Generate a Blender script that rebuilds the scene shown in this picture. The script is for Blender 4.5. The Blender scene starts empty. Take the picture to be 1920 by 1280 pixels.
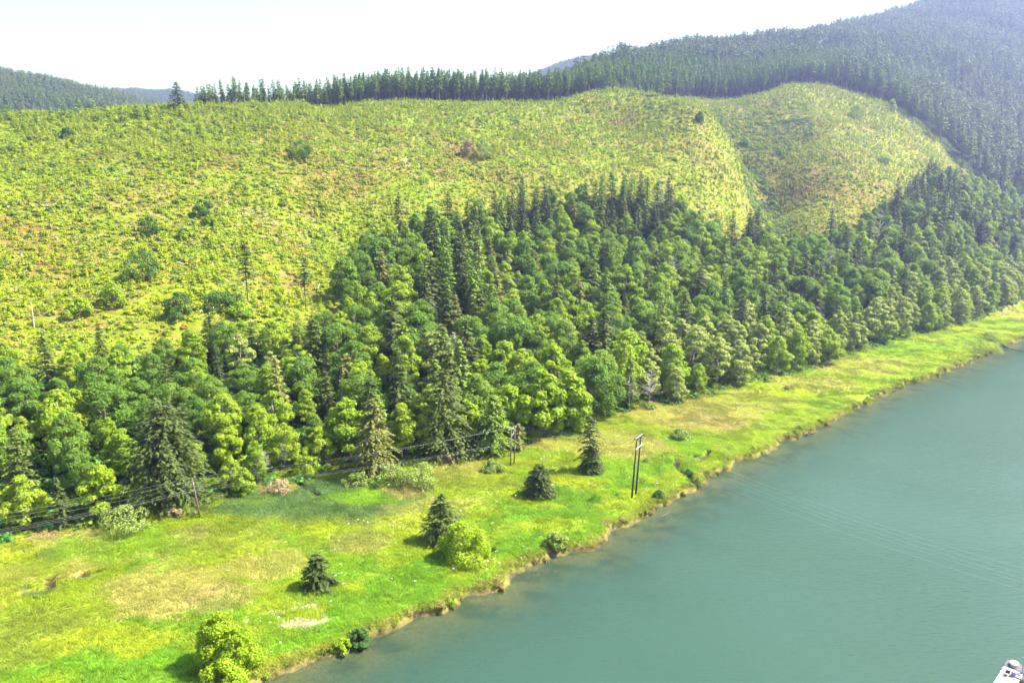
import bpy, math, random
import numpy as np
from mathutils import Vector

# ------------------------------------------------------------------ camera, sky, sun, exposure
scene = bpy.context.scene
col = scene.collection
CAM_H, F, HORIZON = 75.0, 1330.0, 380.0          # metres, focal length and horizon in photo pixels (1920 x 1280)
PITCH = math.atan((640 - HORIZON) / F)
cp, sp = math.cos(PITCH), math.sin(PITCH)
cam_data = bpy.data.cameras.new('camera')
cam = bpy.data.objects.new('camera', cam_data)
col.objects.link(cam)
cam.location = (0, 0, CAM_H)
cam.rotation_euler = (math.pi / 2 - PITCH, 0, 0)
cam_data.sensor_width = 36.0
cam_data.lens = 36.0 * F / 1920.0
cam_data.clip_start = 0.5
cam_data.clip_end = 20000
scene.camera = cam

SUN_VEC = Vector((11.6, 2.4, 15.0)).normalized()   # towards the sun, read from the shadow of the river crossing poles
SUN_EL = math.asin(SUN_VEC.z)
SUN_AZ = math.atan2(SUN_VEC.x, SUN_VEC.y)          # clockwise from +Y
world = bpy.data.worlds.new('World')
scene.world = world
world.use_nodes = True
wn = world.node_tree
sky = wn.nodes.new('ShaderNodeTexSky')
sky.sky_type = 'NISHITA'
sky.sun_disc = False
sky.sun_elevation = SUN_EL
sky.sun_rotation = SUN_AZ
sky.air_density = 1.2
sky.dust_density = 2.0
sky.ozone_density = 1.0
wn.nodes['Background'].inputs['Strength'].default_value = 0.10
wn.links.new(sky.outputs[0], wn.nodes['Background'].inputs['Color'])
sun_data = bpy.data.lights.new('sun', 'SUN')
sun_data.energy = 5.0
sun_data.angle = math.radians(0.55)
sun_data.color = (1.0, 0.945, 0.84)
sun = bpy.data.objects.new('sun', sun_data)
col.objects.link(sun)
sun.rotation_euler = SUN_VEC.to_track_quat('Z', 'Y').to_euler()
sun.location = (300, 60, 700)

scene.view_settings.view_transform = 'Standard'
scene.view_settings.look = 'None'
scene.view_settings.exposure = 1.9
scene.view_settings.gamma = 1.0
scene.render.engine = 'CYCLES'
cy = scene.cycles
cy.max_bounces = 4
cy.use_adaptive_sampling = True
cy.adaptive_threshold = 0.03
cy.diffuse_bounces = 2
cy.glossy_bounces = 2
cy.transmission_bounces = 3
cy.transparent_max_bounces = 6
cy.volume_bounces = 0
cy.caustics_reflective = False
cy.caustics_refractive = False
cy.use_denoising = True
cy.sample_clamp_indirect = 4.0

# ------------------------------------------------------------------ numbers: noise, projection
rng = np.random.default_rng(7)
random.seed(7)

def _hash(ix, iy, s):
    h = (ix * 374761393 + iy * 668265263 + s * 982451653) & 0xFFFFFFFF
    h = ((h ^ (h >> 13)) * 1274126177) & 0xFFFFFFFF
    return ((h ^ (h >> 16)) & 0xFFFFFF) / float(0xFFFFFF)

def vnoise(x, y, s=0):
    x = np.asarray(x, float); y = np.asarray(y, float)
    ix = np.floor(x).astype(np.int64); iy = np.floor(y).astype(np.int64)
    fx = x - ix; fy = y - iy
    fx = fx * fx * (3 - 2 * fx); fy = fy * fy * (3 - 2 * fy)
    a = _hash(ix, iy, s); b = _hash(ix + 1, iy, s); c = _hash(ix, iy + 1, s); d = _hash(ix + 1, iy + 1, s)
    return (a * (1 - fx) + b * fx) * (1 - fy) + (c * (1 - fx) + d * fx) * fy

def fbm(x, y, s=0, o=4):
    t = 0; a = 1; n = 0
    for k in range(o):
        t = t + a * vnoise(x * 2 ** k + 17.3 * k, y * 2 ** k - 9.1 * k, s + k); n += a; a *= 0.5
    return t / n

def sstep(a, b, x):
    t = np.clip((x - a) / (b - a), 0, 1)
    return t * t * (3 - 2 * t)

def Tv(v):
    yc = (640 - np.asarray(v, float)) / F
    return (-sp + yc * cp) / (cp + yc * sp)

def at_depth(u, v, Y):
    """point on the sight line of photo pixel (u, v) at distance Y north of the camera"""
    yc = (640 - v) / F
    return (Y * ((u - 960) / F) / (cp + yc * sp), Y, CAM_H + Y * Tv(v))

def at_height(u, v, z):
    return at_depth(u, v, (z - CAM_H) / float(Tv(v)))

def project(x, y, z):
    d = y * cp - (z - CAM_H) * sp
    h = y * sp + (z - CAM_H) * cp
    d = np.where(np.abs(d) < 1e-6, 1e-6, d)
    return 960 + F * x / d, 640 - F * h / d, d

# ------------------------------------------------------------------ the lie of the land
BANK_PX = [(500, 1281), (560, 1256), (615, 1232), (650, 1216), (690, 1196), (760, 1166), (850, 1131), (905, 1112), (938, 1106), (985, 1070),
           (1060, 1041), (1105, 1031), (1140, 1009), (1205, 971), (1250, 946), (1285, 924), (1312, 914), (1322, 897), (1400, 863), (1440, 843),
           (1490, 821), (1560, 791), (1600, 769), (1640, 749), (1700, 723), (1760, 703), (1820, 681), (1870, 656), (1925, 633)]
bank = np.array([at_height(u, v, 0.0)[:2] for u, v in BANK_PX])
d0 = bank[0] - bank[4]; d0 /= np.linalg.norm(d0)
d1 = np.array([0.80, 0.60])
bank = np.vstack([bank[0] + d0 * 500, bank[0] + d0 * 60, bank, bank[-1] + d1 * 120, bank[-1] + d1 * 2500])
# finer, slightly ragged edge
seg = []
for a, b in zip(bank[:-1], bank[1:]):
    L = np.linalg.norm(b - a); n = max(1, min(40, int(L / 2.5)))
    for k in range(n):
        seg.append(a + (b - a) * k / n)
seg.append(bank[-1])
bankf = np.array(seg)
tx = np.gradient(bankf, axis=0); tx /= np.linalg.norm(tx, axis=1)[:, None]
nrm = np.stack([-tx[:, 1], tx[:, 0]], 1)
s_ = np.arange(len(bankf))
wob = (fbm(s_ * 0.55, s_ * 0, 5, 3) - 0.5) * 4.6
wob[0] = wob[-1] = 0
bankf = bankf + nrm * wob[:, None]

def bank_dist(x, y):
    """metres inland of the water's edge (negative over the river)"""
    x = np.asarray(x, float).ravel(); y = np.asarray(y, float).ravel()
    best = np.full(x.shape, 1e18); sg = np.ones(x.shape)
    for a, b in zip(bankf[:-1], bankf[1:]):
        e = b - a; L2 = e @ e
        if L2 == 0: continue
        t = np.clip(((x - a[0]) * e[0] + (y - a[1]) * e[1]) / L2, 0, 1)
        dx = x - a[0] - t * e[0]; dy = y - a[1] - t * e[1]
        d = dx * dx + dy * dy
        m = d < best
        best = np.where(m, d, best)
        sg = np.where(m, np.sign(e[0] * dy - e[1] * dx), sg)
    return np.sqrt(best) * sg

FOOT_PX = np.array([(-260, 1055), (0, 1005), (60, 1000), (180, 985), (300, 962), (400, 930), (500, 905), (620, 885), (720, 872), (830, 855), (900, 845), (960, 832),
                    (1000, 820), (1060, 810), (1110, 795), (1130, 785), (1160, 772), (1250, 758), (1340, 735), (1400, 720), (1480, 700), (1530, 690), (1600, 662),
                    (1660, 645), (1720, 628), (1780, 615), (1830, 600), (1870, 580), (1920, 560), (2150, 500)], float)
UPPER_PX = np.array([(-260, 708), (0, 700), (150, 692), (300, 668), (450, 645), (590, 652), (648, 600), (650, 520), (680, 475), (760, 435), (850, 420), (1000, 400), (1150, 378),
                     (1280, 405), (1340, 440), (1400, 455), (1500, 460), (1620, 432), (1700, 380), (1755, 322), (1820, 345), (1920, 362), (2150, 390)], float)
foot_v = lambda u: np.interp(u, FOOT_PX[:, 0], FOOT_PX[:, 1])
upper_v = lambda u: np.interp(u, UPPER_PX[:, 0], UPPER_PX[:, 1])

ctrl = []
def C(u, v, Y): ctrl.append(at_depth(u, v, Y))
for u, v in FOOT_PX[::2]:
    p = at_height(u, v, 1.4); ctrl.append(p)
for u, v in FOOT_PX[1::3]:                              # the slope runs on below the flat meadow
    p = at_height(u, v, 1.4)
    ctrl.append((p[0] + 22, p[1] - 26, -9.0))
for u, prof in {
    -250: [(620, 222), (500, 268), (400, 315), (300, 380), (235, 450)],
    0: [(620, 240), (500, 290), (400, 340), (300, 405), (245, 460), (222, 512)],
    250: [(600, 256), (500, 298), (400, 350), (300, 415), (240, 478), (208, 540)],
    500: [(600, 270), (500, 312), (400, 367), (300, 432), (232, 505), (197, 572)],
    730: [(560, 305), (440, 372), (300, 470), (232, 545), (190, 622)],
    960: [(640, 285), (440, 400), (300, 505), (240, 580), (190, 662)],
    1130: [(600, 330), (400, 450), (290, 550), (220, 640), (178, 705)],
    1210: [(350, 500), (240, 620), (190, 690)],
    1300: [(560, 380), (340, 520), (255, 600), (216, 650)],
    1400: [(560, 395), (400, 520), (330, 590), (292, 622)],
    1430: [(545, 410), (430, 510), (348, 610), (285, 690), (225, 780), (180, 850)],
    1560: [(520, 430), (390, 565), (320, 635), (250, 715), (200, 800), (170, 860)],
    1700: [(480, 500), (300, 700), (250, 765), (217, 825)],
    1790: [(450, 560), (330, 740), (286, 800)],
    1850: [(450, 600), (365, 765), (312, 815)],
    1920: [(430, 660), (350, 820)],
    2150: [(370, 900), (250, 1050), (100, 1400), (0, 1700)],
}.items():
    for v, Y in prof: C(u, v, Y)
# gully behind the near shoulder, then the farther clearing
C(1300, 222, 690); ctrl[-1] = (ctrl[-1][0], ctrl[-1][1], 148.0)
C(1300, 206, 790); C(1300, 184, 850)
C(1230, 193, 740); ctrl[-1] = (ctrl[-1][0], ctrl[-1][1], 160.0)
# the big wooded hill
for u, prof in {1150: [(158, 820), (140, 960)], 1280: [(160, 920), (130, 1020), (106, 1120)], 1420: [(160, 920), (120, 1080), (98, 1180)], 1500: [(150, 930), (115, 1100), (94, 1230)],
                1620: [(160, 920), (108, 1140), (74, 1330)], 1700: [(190, 890), (105, 1170), (46, 1450)], 1780: [(230, 900), (100, 1220), (8, 1600)],
                1850: [(260, 930), (200, 1060), (100, 1310), (-30, 1720)], 1920: [(300, 910), (200, 1090), (100, 1350), (-70, 1900)]}.items():
    for v, Y in prof: C(u, v, Y)
# behind the crest the land falls, then the hills on the left and far away
for u, z0 in ((-250, 118), (0, 128), (250, 138), (500, 146)):
    C(u, 200, 620); ctrl[-1] = (ctrl[-1][0], ctrl[-1][1], z0 - 6)
    C(u, 200, 880); ctrl[-1] = (ctrl[-1][0], ctrl[-1][1], 95)
for u, z0 in ((730, 160), (960, 165)):
    C(u, 200, 760); ctrl[-1] = (ctrl[-1][0], ctrl[-1][1], z0)
    C(u, 200, 1000); ctrl[-1] = (ctrl[-1][0], ctrl[-1][1], 130)
for u, v, Y in ((-250, 112, 1350), (-250, 210, 1050), (0, 155, 1350), (0, 232, 1060), (120, 176, 1400), (220, 200, 1450), (340, 232, 1500),
                (180, 208, 2600), (230, 189, 2800), (280, 184, 2850), (340, 188, 2900), (420, 205, 2900), (600, 230, 2600), (800, 230, 2500), (960, 190, 2400),
                (1030, 140, 2400), (1085, 128, 2400), (1140, 128, 2400), (-250, 190, 2600), (1300, 170, 2200), (1450, 150, 2300), (1600, 120, 2300), (1850, 60, 2500), (2150, 40, 2500), (1200, 165, 1500), (1280, 140, 1500), (1420, 125, 1600), (1500, 118, 1650), (1620, 95, 1750), (1700, 70, 1850), (1780, 45, 2000)):
    C(u, v, Y)
ctrl = np.array(ctrl)

def _tps(d2):
    return 0.5 * d2 * np.log(d2 + 1e-9)
_P = ctrl[:, :2] / 1000.0
_A = _tps(((_P[:, None] - _P[None]) ** 2).sum(2)) + np.eye(len(_P)) * 2e-5
_B = np.hstack([np.ones((len(_P), 1)), _P])
_M = np.block([[_A, _B], [_B.T, np.zeros((3, 3))]])
_W = np.linalg.solve(_M, np.concatenate([ctrl[:, 2], np.zeros(3)]))

def hill(x, y):
    x = np.asarray(x, float).ravel() / 1000.0; y = np.asarray(y, float).ravel() / 1000.0
    out = _W[-3] + _W[-2] * x + _W[-1] * y
    for k in range(len(_P)):
        out = out + _W[k] * _tps((x - _P[k, 0]) ** 2 + (y - _P[k, 1]) ** 2)
    return out

CHANNELS = [[(1312, 912), (1288, 890), (1266, 872), (1272, 858), (1300, 852), (1316, 862), (1330, 846)], [(40, 1112), (70, 1106), (96, 1100), (93, 1080)], [(150, 1078), (172, 1082), (188, 1074)],
            [(1612, 757), (1590, 745), (1560, 742), (1520, 733)], [(560, 905), (598, 928)]]
CHAN = [np.array([at_height(u, v, 1.2)[:2] for u, v in c]) for c in CHANNELS]

def chan_dist(x, y):
    best = np.full(np.shape(x), 1e9)
    for c in CHAN:
        for a, b in zip(c[:-1], c[1:]):
            e = b - a; t = np.clip(((x - a[0]) * e[0] + (y - a[1]) * e[1]) / (e @ e), 0, 1)
            best = np.minimum(best, np.hypot(x - a[0] - t * e[0], y - a[1] - t * e[1]))
    return best

GULLY = np.array([at_depth(*q)[:2] for q in ((1190, 186, 745), (1240, 196, 728), (1300, 222, 700), (1350, 262, 682), (1395, 300, 660), (1425, 345, 615), (1445, 395, 560), (1450, 440, 510))])
SHOULDER = np.array([at_depth(*q)[:2] for q in ((1180, 185, 690), (1300, 222, 640), (1345, 250, 622), (1385, 290, 600), (1405, 330, 565))])
SPUR = np.array([at_depth(*q)[:2] for q in ((1500, 178, 860), (1480, 215, 800), (1510, 255, 740), (1560, 300, 670), (1580, 350, 610))])
DRAW = np.array([at_depth(*q)[:2] for q in ((640, 215, 560), (660, 280, 480), (690, 340, 430), (650, 420, 372), (640, 520, 310))])

def line_dist(x, y, c):
    best = np.full(np.shape(x), 1e9)
    for a, b in zip(c[:-1], c[1:]):
        e = b - a; t = np.clip(((x - a[0]) * e[0] + (y - a[1]) * e[1]) / (e @ e), 0, 1)
        best = np.minimum(best, np.hypot(x - a[0] - t * e[0], y - a[1] - t * e[1]))
    return best

def ground(x, y):
    x = np.asarray(x, float).ravel(); y = np.asarray(y, float).ravel()
    h = hill(x, y)
    h = h * (1 - 0.75 * sstep(2950, 3900, y)) - 0.03 * np.maximum(y - 2950, 0)
    far = sstep(500, 1500, y)
    up = sstep(2, 30, h)
    h = h + up * ((fbm(x / 46, y / 46, 11, 4) - 0.5) * 9.0 + (fbm(x / 9, y / 9, 15, 3) - 0.5) * 2.2 + far * (fbm(x / 160, y / 160, 21, 3) - 0.5) * 24)
    h = h - 24 * np.exp(-(line_dist(x, y, GULLY) / 26) ** 2) + 8 * np.exp(-(line_dist(x, y, SHOULDER) / 38) ** 2) + 9 * np.exp(-(line_dist(x, y, SPUR) / 42) ** 2) - 5 * np.exp(-(line_dist(x, y, DRAW) / 24) ** 2)
    m = 1.25 + (fbm(x / 22, y / 22, 31, 4) - 0.5) * 1.1
    k = 2.0
    z = np.where(h > m, h, m) + 0.25 * np.maximum(k - np.abs(h - m), 0) ** 2 / k
    d = np.full(x.shape, 500.0); low = h < 22
    if low.any(): d[low] = bank_dist(x[low], y[low])
    cd = np.full(x.shape, 99.0); low &= y < 420
    if low.any(): cd[low] = chan_dist(x[low], y[low])
    z = z - np.where(d > -1, sstep(1.5, 0.35, cd) * 1.15, 0)
    e = d + (fbm(x / 2.6, y / 2.6, 41, 3) - 0.5) * 2.6
    edge = sstep(-0.25, 0.75, e)
    bed = -0.12 + np.maximum(-d, 0) * -0.075 - np.maximum(-d - 6, 0) * 0.12 + (fbm(x / 5, y / 5, 43, 3) - 0.5) * 0.5 * sstep(0.5, 4, -d)
    bed = np.maximum(bed, -6)
    return np.where(d > 60, z, z * edge + bed * (1 - edge)), d

gz = lambda x, y: float(ground([x], [y])[0][0])

def on_ground(u, v, y0=95.0, y1=1600.0):
    """first point of the land on the sight line of photo pixel (u, v)"""
    Y = np.concatenate([np.arange(y0, 420, 1.0), np.arange(420, y1, 2.5)])
    yc = (640 - v) / F
    X = Y * ((u - 960) / F) / (cp + yc * sp); Z = CAM_H + Y * float(Tv(v))
    g = ground(X, Y)[0]
    i = np.argmax(g > Z)
    if g[i] <= Z[i]: return None
    if i == 0: return (float(X[0]), float(Y[0]), float(g[0]))
    a = (Z[i - 1] - g[i - 1]); b = (g[i] - Z[i]); t = a / (a + b + 1e-9)
    x = X[i - 1] + t * (X[i] - X[i - 1]); y = Y[i - 1] + t * (Y[i] - Y[i - 1])
    return (float(x), float(y), gz(x, y))

def metres(px, p):
    """metres spanned by px photo pixels at point p"""
    return px / F * float(project(p[0], p[1], p[2])[2])

# depth (Y) at which the standing timber behind the clearing begins, by photo column
RIDGE = np.array([(-260, 760), (0, 760), (346, 760), (358, 572), (440, 570), (500, 584), (730, 632), (960, 668), (1060, 684), (1130, 712), (1190, 735), (1230, 790), (1300, 858), (1430, 862), (1500, 872), (1560, 868), (1620, 862), (1700, 826), (1790, 788), (1850, 775), (1920, 780), (2150, 900)], float)
ridge_y = lambda u: np.interp(u, RIDGE[:, 0], RIDGE[:, 1])

# ------------------------------------------------------------------ materials
def node_mat(name):
    m = bpy.data.materials.new(name); m.use_nodes = True
    nt = m.node_tree
    return m, nt, nt.nodes, nt.links, nt.nodes['Principled BSDF'], nt.nodes['Material Output']

def ramp_mix(N, L, fac, a, b):
    mx = N.new('ShaderNodeMix'); mx.data_type = 'RGBA'
    L.new(fac, mx.inputs['Factor'])
    for s, c in ((mx.inputs['A'], a), (mx.inputs['B'], b)):
        if isinstance(c, (tuple, list)): s.default_value = (*c[:3], 1)
        else: L.new(c, s)
    return mx.outputs['Result']

def math_n(N, L, op, a, b=None, clamp=False):
    n = N.new('ShaderNodeMath'); n.operation = op; n.use_clamp = clamp
    for i, x in enumerate((a, b)):
        if x is None: continue
        if isinstance(x, (int, float)): n.inputs[i].default_value = x
        else: L.new(x, n.inputs[i])
    return n.outputs[0]

def leaf_mat(name, ca, cb, trans=0.32, rough=0.55, spread=0.8, instcol=False, tcol=None):
    """foliage: the plant's own tone from its random number, each leaf spray a little lighter or darker, thin enough for light to pass"""
    m, nt, N, L, P, out = node_mat(name)
    geo = N.new('ShaderNodeNewGeometry')
    if instcol:
        at = N.new('ShaderNodeAttribute'); at.attribute_type = 'INSTANCER'; at.attribute_name = 'col'
        base = at.outputs['Color']
    else:
        oi = N.new('ShaderNodeObjectInfo')
        base = ramp_mix(N, L, oi.outputs['Random'], ca, cb)
    isl = math_n(N, L, 'MULTIPLY_ADD', geo.outputs['Random Per Island'], spread)
    isl.node.inputs[2].default_value = 1.0 - spread * 0.5
    hsv = N.new('ShaderNodeHueSaturation')
    L.new(base, hsv.inputs['Color']); L.new(isl, hsv.inputs['Value'])
    hue = math_n(N, L, 'MULTIPLY_ADD', geo.outputs['Random Per Island'], 0.03)
    hue.node.inputs[2].default_value = 0.485
    L.new(hue, hsv.inputs['Hue'])
    L.new(hsv.outputs['Color'], P.inputs['Base Color'])
    P.inputs['Roughness'].default_value = rough
    P.inputs['Specular IOR Level'].default_value = 0.12
    tr = N.new('ShaderNodeBsdfTranslucent')
    tc = ramp_mix(N, L, math_n(N, L, 'ADD', 0.45), hsv.outputs['Color'], tcol or (0.30, 0.42, 0.02))
    L.new(tc, tr.inputs['Color'])
    mix = N.new('ShaderNodeMixShader'); mix.inputs[0].default_value = trans
    L.new(P.outputs[0], mix.inputs[1]); L.new(tr.outputs[0], mix.inputs[2]); L.new(mix.outputs[0], out.inputs['Surface'])
    return m

def wood_mat(name, ca, cb, scale=6.0, rough=0.85, stretch=(1, 1, 0.2)):
    m, nt, N, L, P, out = node_mat(name)
    tc = N.new('ShaderNodeTexCoord'); mp = N.new('ShaderNodeMapping'); mp.inputs['Scale'].default_value = stretch
    L.new(tc.outputs['Object'], mp.inputs['Vector'])
    nz = N.new('ShaderNodeTexNoise'); nz.inputs['Scale'].default_value = scale; nz.inputs['Detail'].default_value = 5
    L.new(mp.outputs[0], nz.inputs['Vector'])
    L.new(ramp_mix(N, L, nz.outputs['Fac'], ca, cb), P.inputs['Base Color'])
    P.inputs['Roughness'].default_value = rough
    bp = N.new('ShaderNodeBump'); bp.inputs['Strength'].default_value = 0.5; bp.inputs['Distance'].default_value = 0.05
    L.new(nz.outputs['Fac'], bp.inputs['Height']); L.new(bp.outputs[0], P.inputs['Normal'])
    return m

M = {
    'maple': leaf_mat('maple_leaves', (0.088, 0.170, 0.026), (0.155, 0.248, 0.032), 0.33),
    'alder': leaf_mat('alder_leaves', (0.200, 0.310, 0.022), (0.290, 0.375, 0.030), 0.38),
    'pale': leaf_mat('pale_alder_leaves', (0.290, 0.350, 0.080), (0.350, 0.390, 0.105), 0.34),
    'lime': leaf_mat('bright_leaves', (0.230, 0.340, 0.014), (0.270, 0.370, 0.020), 0.38),
    'darkbush': leaf_mat('dark_bush_leaves', (0.045, 0.105, 0.024), (0.065, 0.135, 0.030), 0.25),
    'willow': leaf_mat('willow_leaves', (0.190, 0.265, 0.055), (0.230, 0.290, 0.075), 0.28),
    'spruce': leaf_mat('spruce_needles', (0.052, 0.078, 0.020), (0.090, 0.120, 0.026), 0.12, 0.6, 0.7, tcol=(0.1, 0.14, 0.02)),
    'fir': leaf_mat('fir_needles', (0.115, 0.200, 0.024), (0.180, 0.255, 0.032), 0.16, 0.6, 0.7, tcol=(0.14, 0.2, 0.02)),
    'gold': leaf_mat('golden_spruce_needles', (0.160, 0.175, 0.040), (0.210, 0.205, 0.055), 0.15, 0.6, 0.8, tcol=(0.16, 0.16, 0.03)),
    'timber': leaf_mat('timber_needles', (0.115, 0.205, 0.036), (0.205, 0.285, 0.046), 0.14, 0.6, 0.6, tcol=(0.12, 0.18, 0.03)),
    'farfir': leaf_mat('hill_fir_needles', (0.095, 0.150, 0.060), (0.185, 0.235, 0.085), 0.12, 0.6, 0.6, tcol=(0.1, 0.15, 0.04)),
    'sapling': leaf_mat('sapling_needles', (0.310, 0.405, 0.018), (0.420, 0.470, 0.028), 0.28, 0.6, 0.5),
    'scrub': leaf_mat('scrub_leaves', (0.1, 0.2, 0.03), (0.2, 0.25, 0.03), 0.28, instcol=True),
    'grass': leaf_mat('grass_blades', (0.2, 0.3, 0.03), (0.2, 0.3, 0.03), 0.40, 0.5, 0.45, instcol=True, tcol=(0.45, 0.6, 0.03)),
    'dry': leaf_mat('dry_twigs', (0.28, 0.21, 0.12), (0.34, 0.26, 0.15), 0.15, 0.8, tcol=(0.3, 0.25, 0.1)),
    'bark': wood_mat('grey_brown_bark', (0.10, 0.080, 0.060), (0.19, 0.165, 0.135)),
    'alderbark': wood_mat('pale_alder_bark', (0.22, 0.21, 0.19), (0.38, 0.36, 0.33)),
    'deadwood': wood_mat('weathered_dead_wood', (0.30, 0.27, 0.25), (0.50, 0.46, 0.43)),
    'log': wood_mat('bleached_log', (0.34, 0.29, 0.23), (0.55, 0.49, 0.42)),
    'driftwood': wood_mat('wet_driftwood', (0.09, 0.075, 0.06), (0.22, 0.19, 0.16)),
    'pole': wood_mat('pole_wood', (0.11, 0.075, 0.055), (0.20, 0.145, 0.11)),
    'tarpole': wood_mat('creosoted_pole', (0.022, 0.018, 0.016), (0.045, 0.036, 0.032)),
    'greyarm': wood_mat('grey_timber_arm', (0.30, 0.29, 0.29), (0.46, 0.45, 0.45)),
    'deck': wood_mat('bleached_deck_board', (0.27, 0.255, 0.255), (0.40, 0.385, 0.38), 9.0),
    'deckgrey': wood_mat('grey_deck_board', (0.075, 0.07, 0.10), (0.12, 0.115, 0.15), 9.0),
    'bench': wood_mat('varnished_board', (0.40, 0.20, 0.09), (0.55, 0.30, 0.15), 9.0),
}

def plain_mat(name, c, rough=0.5, metal=0.0, spec=0.5):
    m, nt, N, L, P, out = node_mat(name)
    nz = N.new('ShaderNodeTexNoise'); nz.inputs['Scale'].default_value = 7; nz.inputs['Detail'].default_value = 4
    L.new(ramp_mix(N, L, nz.outputs['Fac'], tuple(x * 0.82 for x in c), tuple(min(1, x * 1.12) for x in c)), P.inputs['Base Color'])
    P.inputs['Roughness'].default_value = rough; P.inputs['Metallic'].default_value = metal; P.inputs['Specular IOR Level'].default_value = spec
    return m
M['wire'] = plain_mat('aluminium_wire', (0.30, 0.30, 0.31), 0.45, 0.0)
M['whitepaint'] = plain_mat('white_paint', (0.48, 0.48, 0.47), 0.4)
M['porcelain'] = plain_mat('brown_porcelain', (0.10, 0.05, 0.04), 0.25)
M['blueplastic'] = plain_mat('blue_plastic', (0.22, 0.19, 0.45), 0.45)
M['darkplastic'] = plain_mat('dark_plastic', (0.035, 0.03, 0.04), 0.5)
M['rubber'] = plain_mat('black_float', (0.02, 0.02, 0.022), 0.6)
M['petal'] = plain_mat('white_petals', (0.80, 0.80, 0.74), 0.7)

# ------------------------------------------------------------------ mesh helpers
def new_mesh(name, V, Fq, mats, mi=None, smooth=False):
    me = bpy.data.meshes.new(name)
    V = np.asarray(V, np.float32); 
    if isinstance(Fq, np.ndarray):
        n, k = Fq.shape
        me.vertices.add(len(V)); me.vertices.foreach_set('co', V.ravel())
        me.loops.add(n * k); me.loops.foreach_set('vertex_index', Fq.astype(np.int32).ravel())
        me.polygons.add(n); me.polygons.foreach_set('loop_start', np.arange(0, n * k, k, dtype=np.int32))
        try: me.polygons.foreach_set('loop_total', np.full(n, k, np.int32))
        except Exception: pass
    else:
        me.from_pydata([tuple(v) for v in V], [], Fq)
    for m in mats: me.materials.append(M[m] if isinstance(m, str) else m)
    if mi is not None: me.polygons.foreach_set('material_index', np.asarray(mi, np.int32))
    if smooth: me.polygons.foreach_set('use_smooth', np.ones(len(me.polygons), bool))
    me.update(calc_edges=True); me.validate()
    return me

def unit(v): return v / (np.linalg.norm(v, axis=-1, keepdims=True) + 1e-9)

def cards(P, Nn, A, w, l):
    """rhombic sprays: centre P, face normal Nn, long axis A (made perpendicular), half width w, half length l"""
    Nn = unit(Nn); A = unit(A - Nn * (A * Nn).sum(1, keepdims=True)); B = np.cross(Nn, A)
    w = np.broadcast_to(np.asarray(w, float).reshape(-1, 1), (len(P), 1)); l = np.broadcast_to(np.asarray(l, float).reshape(-1, 1), (len(P), 1))
    V = np.stack([P - A * l, P + B * w - A * l * 0.1, P + A * l, P - B * w - A * l * 0.1], 1).reshape(-1, 3)
    return V, np.arange(len(V)).reshape(-1, 4)

def tube(pts, radii, sides=6, cap=True):
    pts = np.asarray(pts, float); radii = np.broadcast_to(np.asarray(radii, float), (len(pts),))
    t = unit(np.gradient(pts, axis=0)); ref = np.array([0.31, 0.17, 0.93]) if abs(t[0][2]) < 0.9 else np.array([1.0, 0.1, 0])
    V = []; Fc = []
    for p, r, d in zip(pts, radii, t):
        a = np.cross(d, ref); a /= np.linalg.norm(a) + 1e-9; b = np.cross(d, a)
        for k in range(sides):
            an = 2 * math.pi * k / sides
            V.append(p + r * (math.cos(an) * a + math.sin(an) * b))
    for i in range(len(pts) - 1):
        for k in range(sides):
            Fc.append((i * sides + k, i * sides + (k + 1) % sides, (i + 1) * sides + (k + 1) % sides, (i + 1) * sides + k))
    if cap:
        Fc.append(tuple(range(sides))[::-1]); n0 = (len(pts) - 1) * sides; Fc.append(tuple(range(n0, n0 + sides)))
    return V, Fc

class Builder:
    def __init__(s): s.V = []; s.F = []
    def add(s, VF):
        n = len(s.V); V, Fc = VF
        s.V += [tuple(map(float, v)) for v in V]; s.F += [tuple(int(i) + n for i in f) for f in Fc]; return s
    def box(s, c, d, ax=(1, 0, 0), up=(0, 0, 1)):
        ax = Vector(ax).normalized(); up = Vector(up).normalized(); sd = up.cross(ax).normalized(); up = ax.cross(sd)
        c = Vector(c); V = []
        for i in (-1, 1):
            for j in (-1, 1):
                for k in (-1, 1): V.append(c + ax * d[0] / 2 * i + sd * d[1] / 2 * j + up * d[2] / 2 * k)
        return s.add((V, [(0, 1, 3, 2), (4, 6, 7, 5), (0, 4, 5, 1), (2, 3, 7, 6), (0, 2, 6, 4), (1, 5, 7, 3)]))
    def mesh(s, name, mat, smooth=False): return new_mesh(name, s.V, s.F, [mat], smooth=smooth)

def link(name, me, parent=None, loc=None, kind=None):
    o = bpy.data.objects.new(name, me); col.objects.link(o)
    if parent is not None: o.parent = parent
    if loc is not None: o.location = loc
    if kind: o['kind'] = kind
    return o

def tag(o, label, cat, group=None):
    o['label'] = label; o['category'] = cat
    if group: o['group'] = group
    return o

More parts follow.
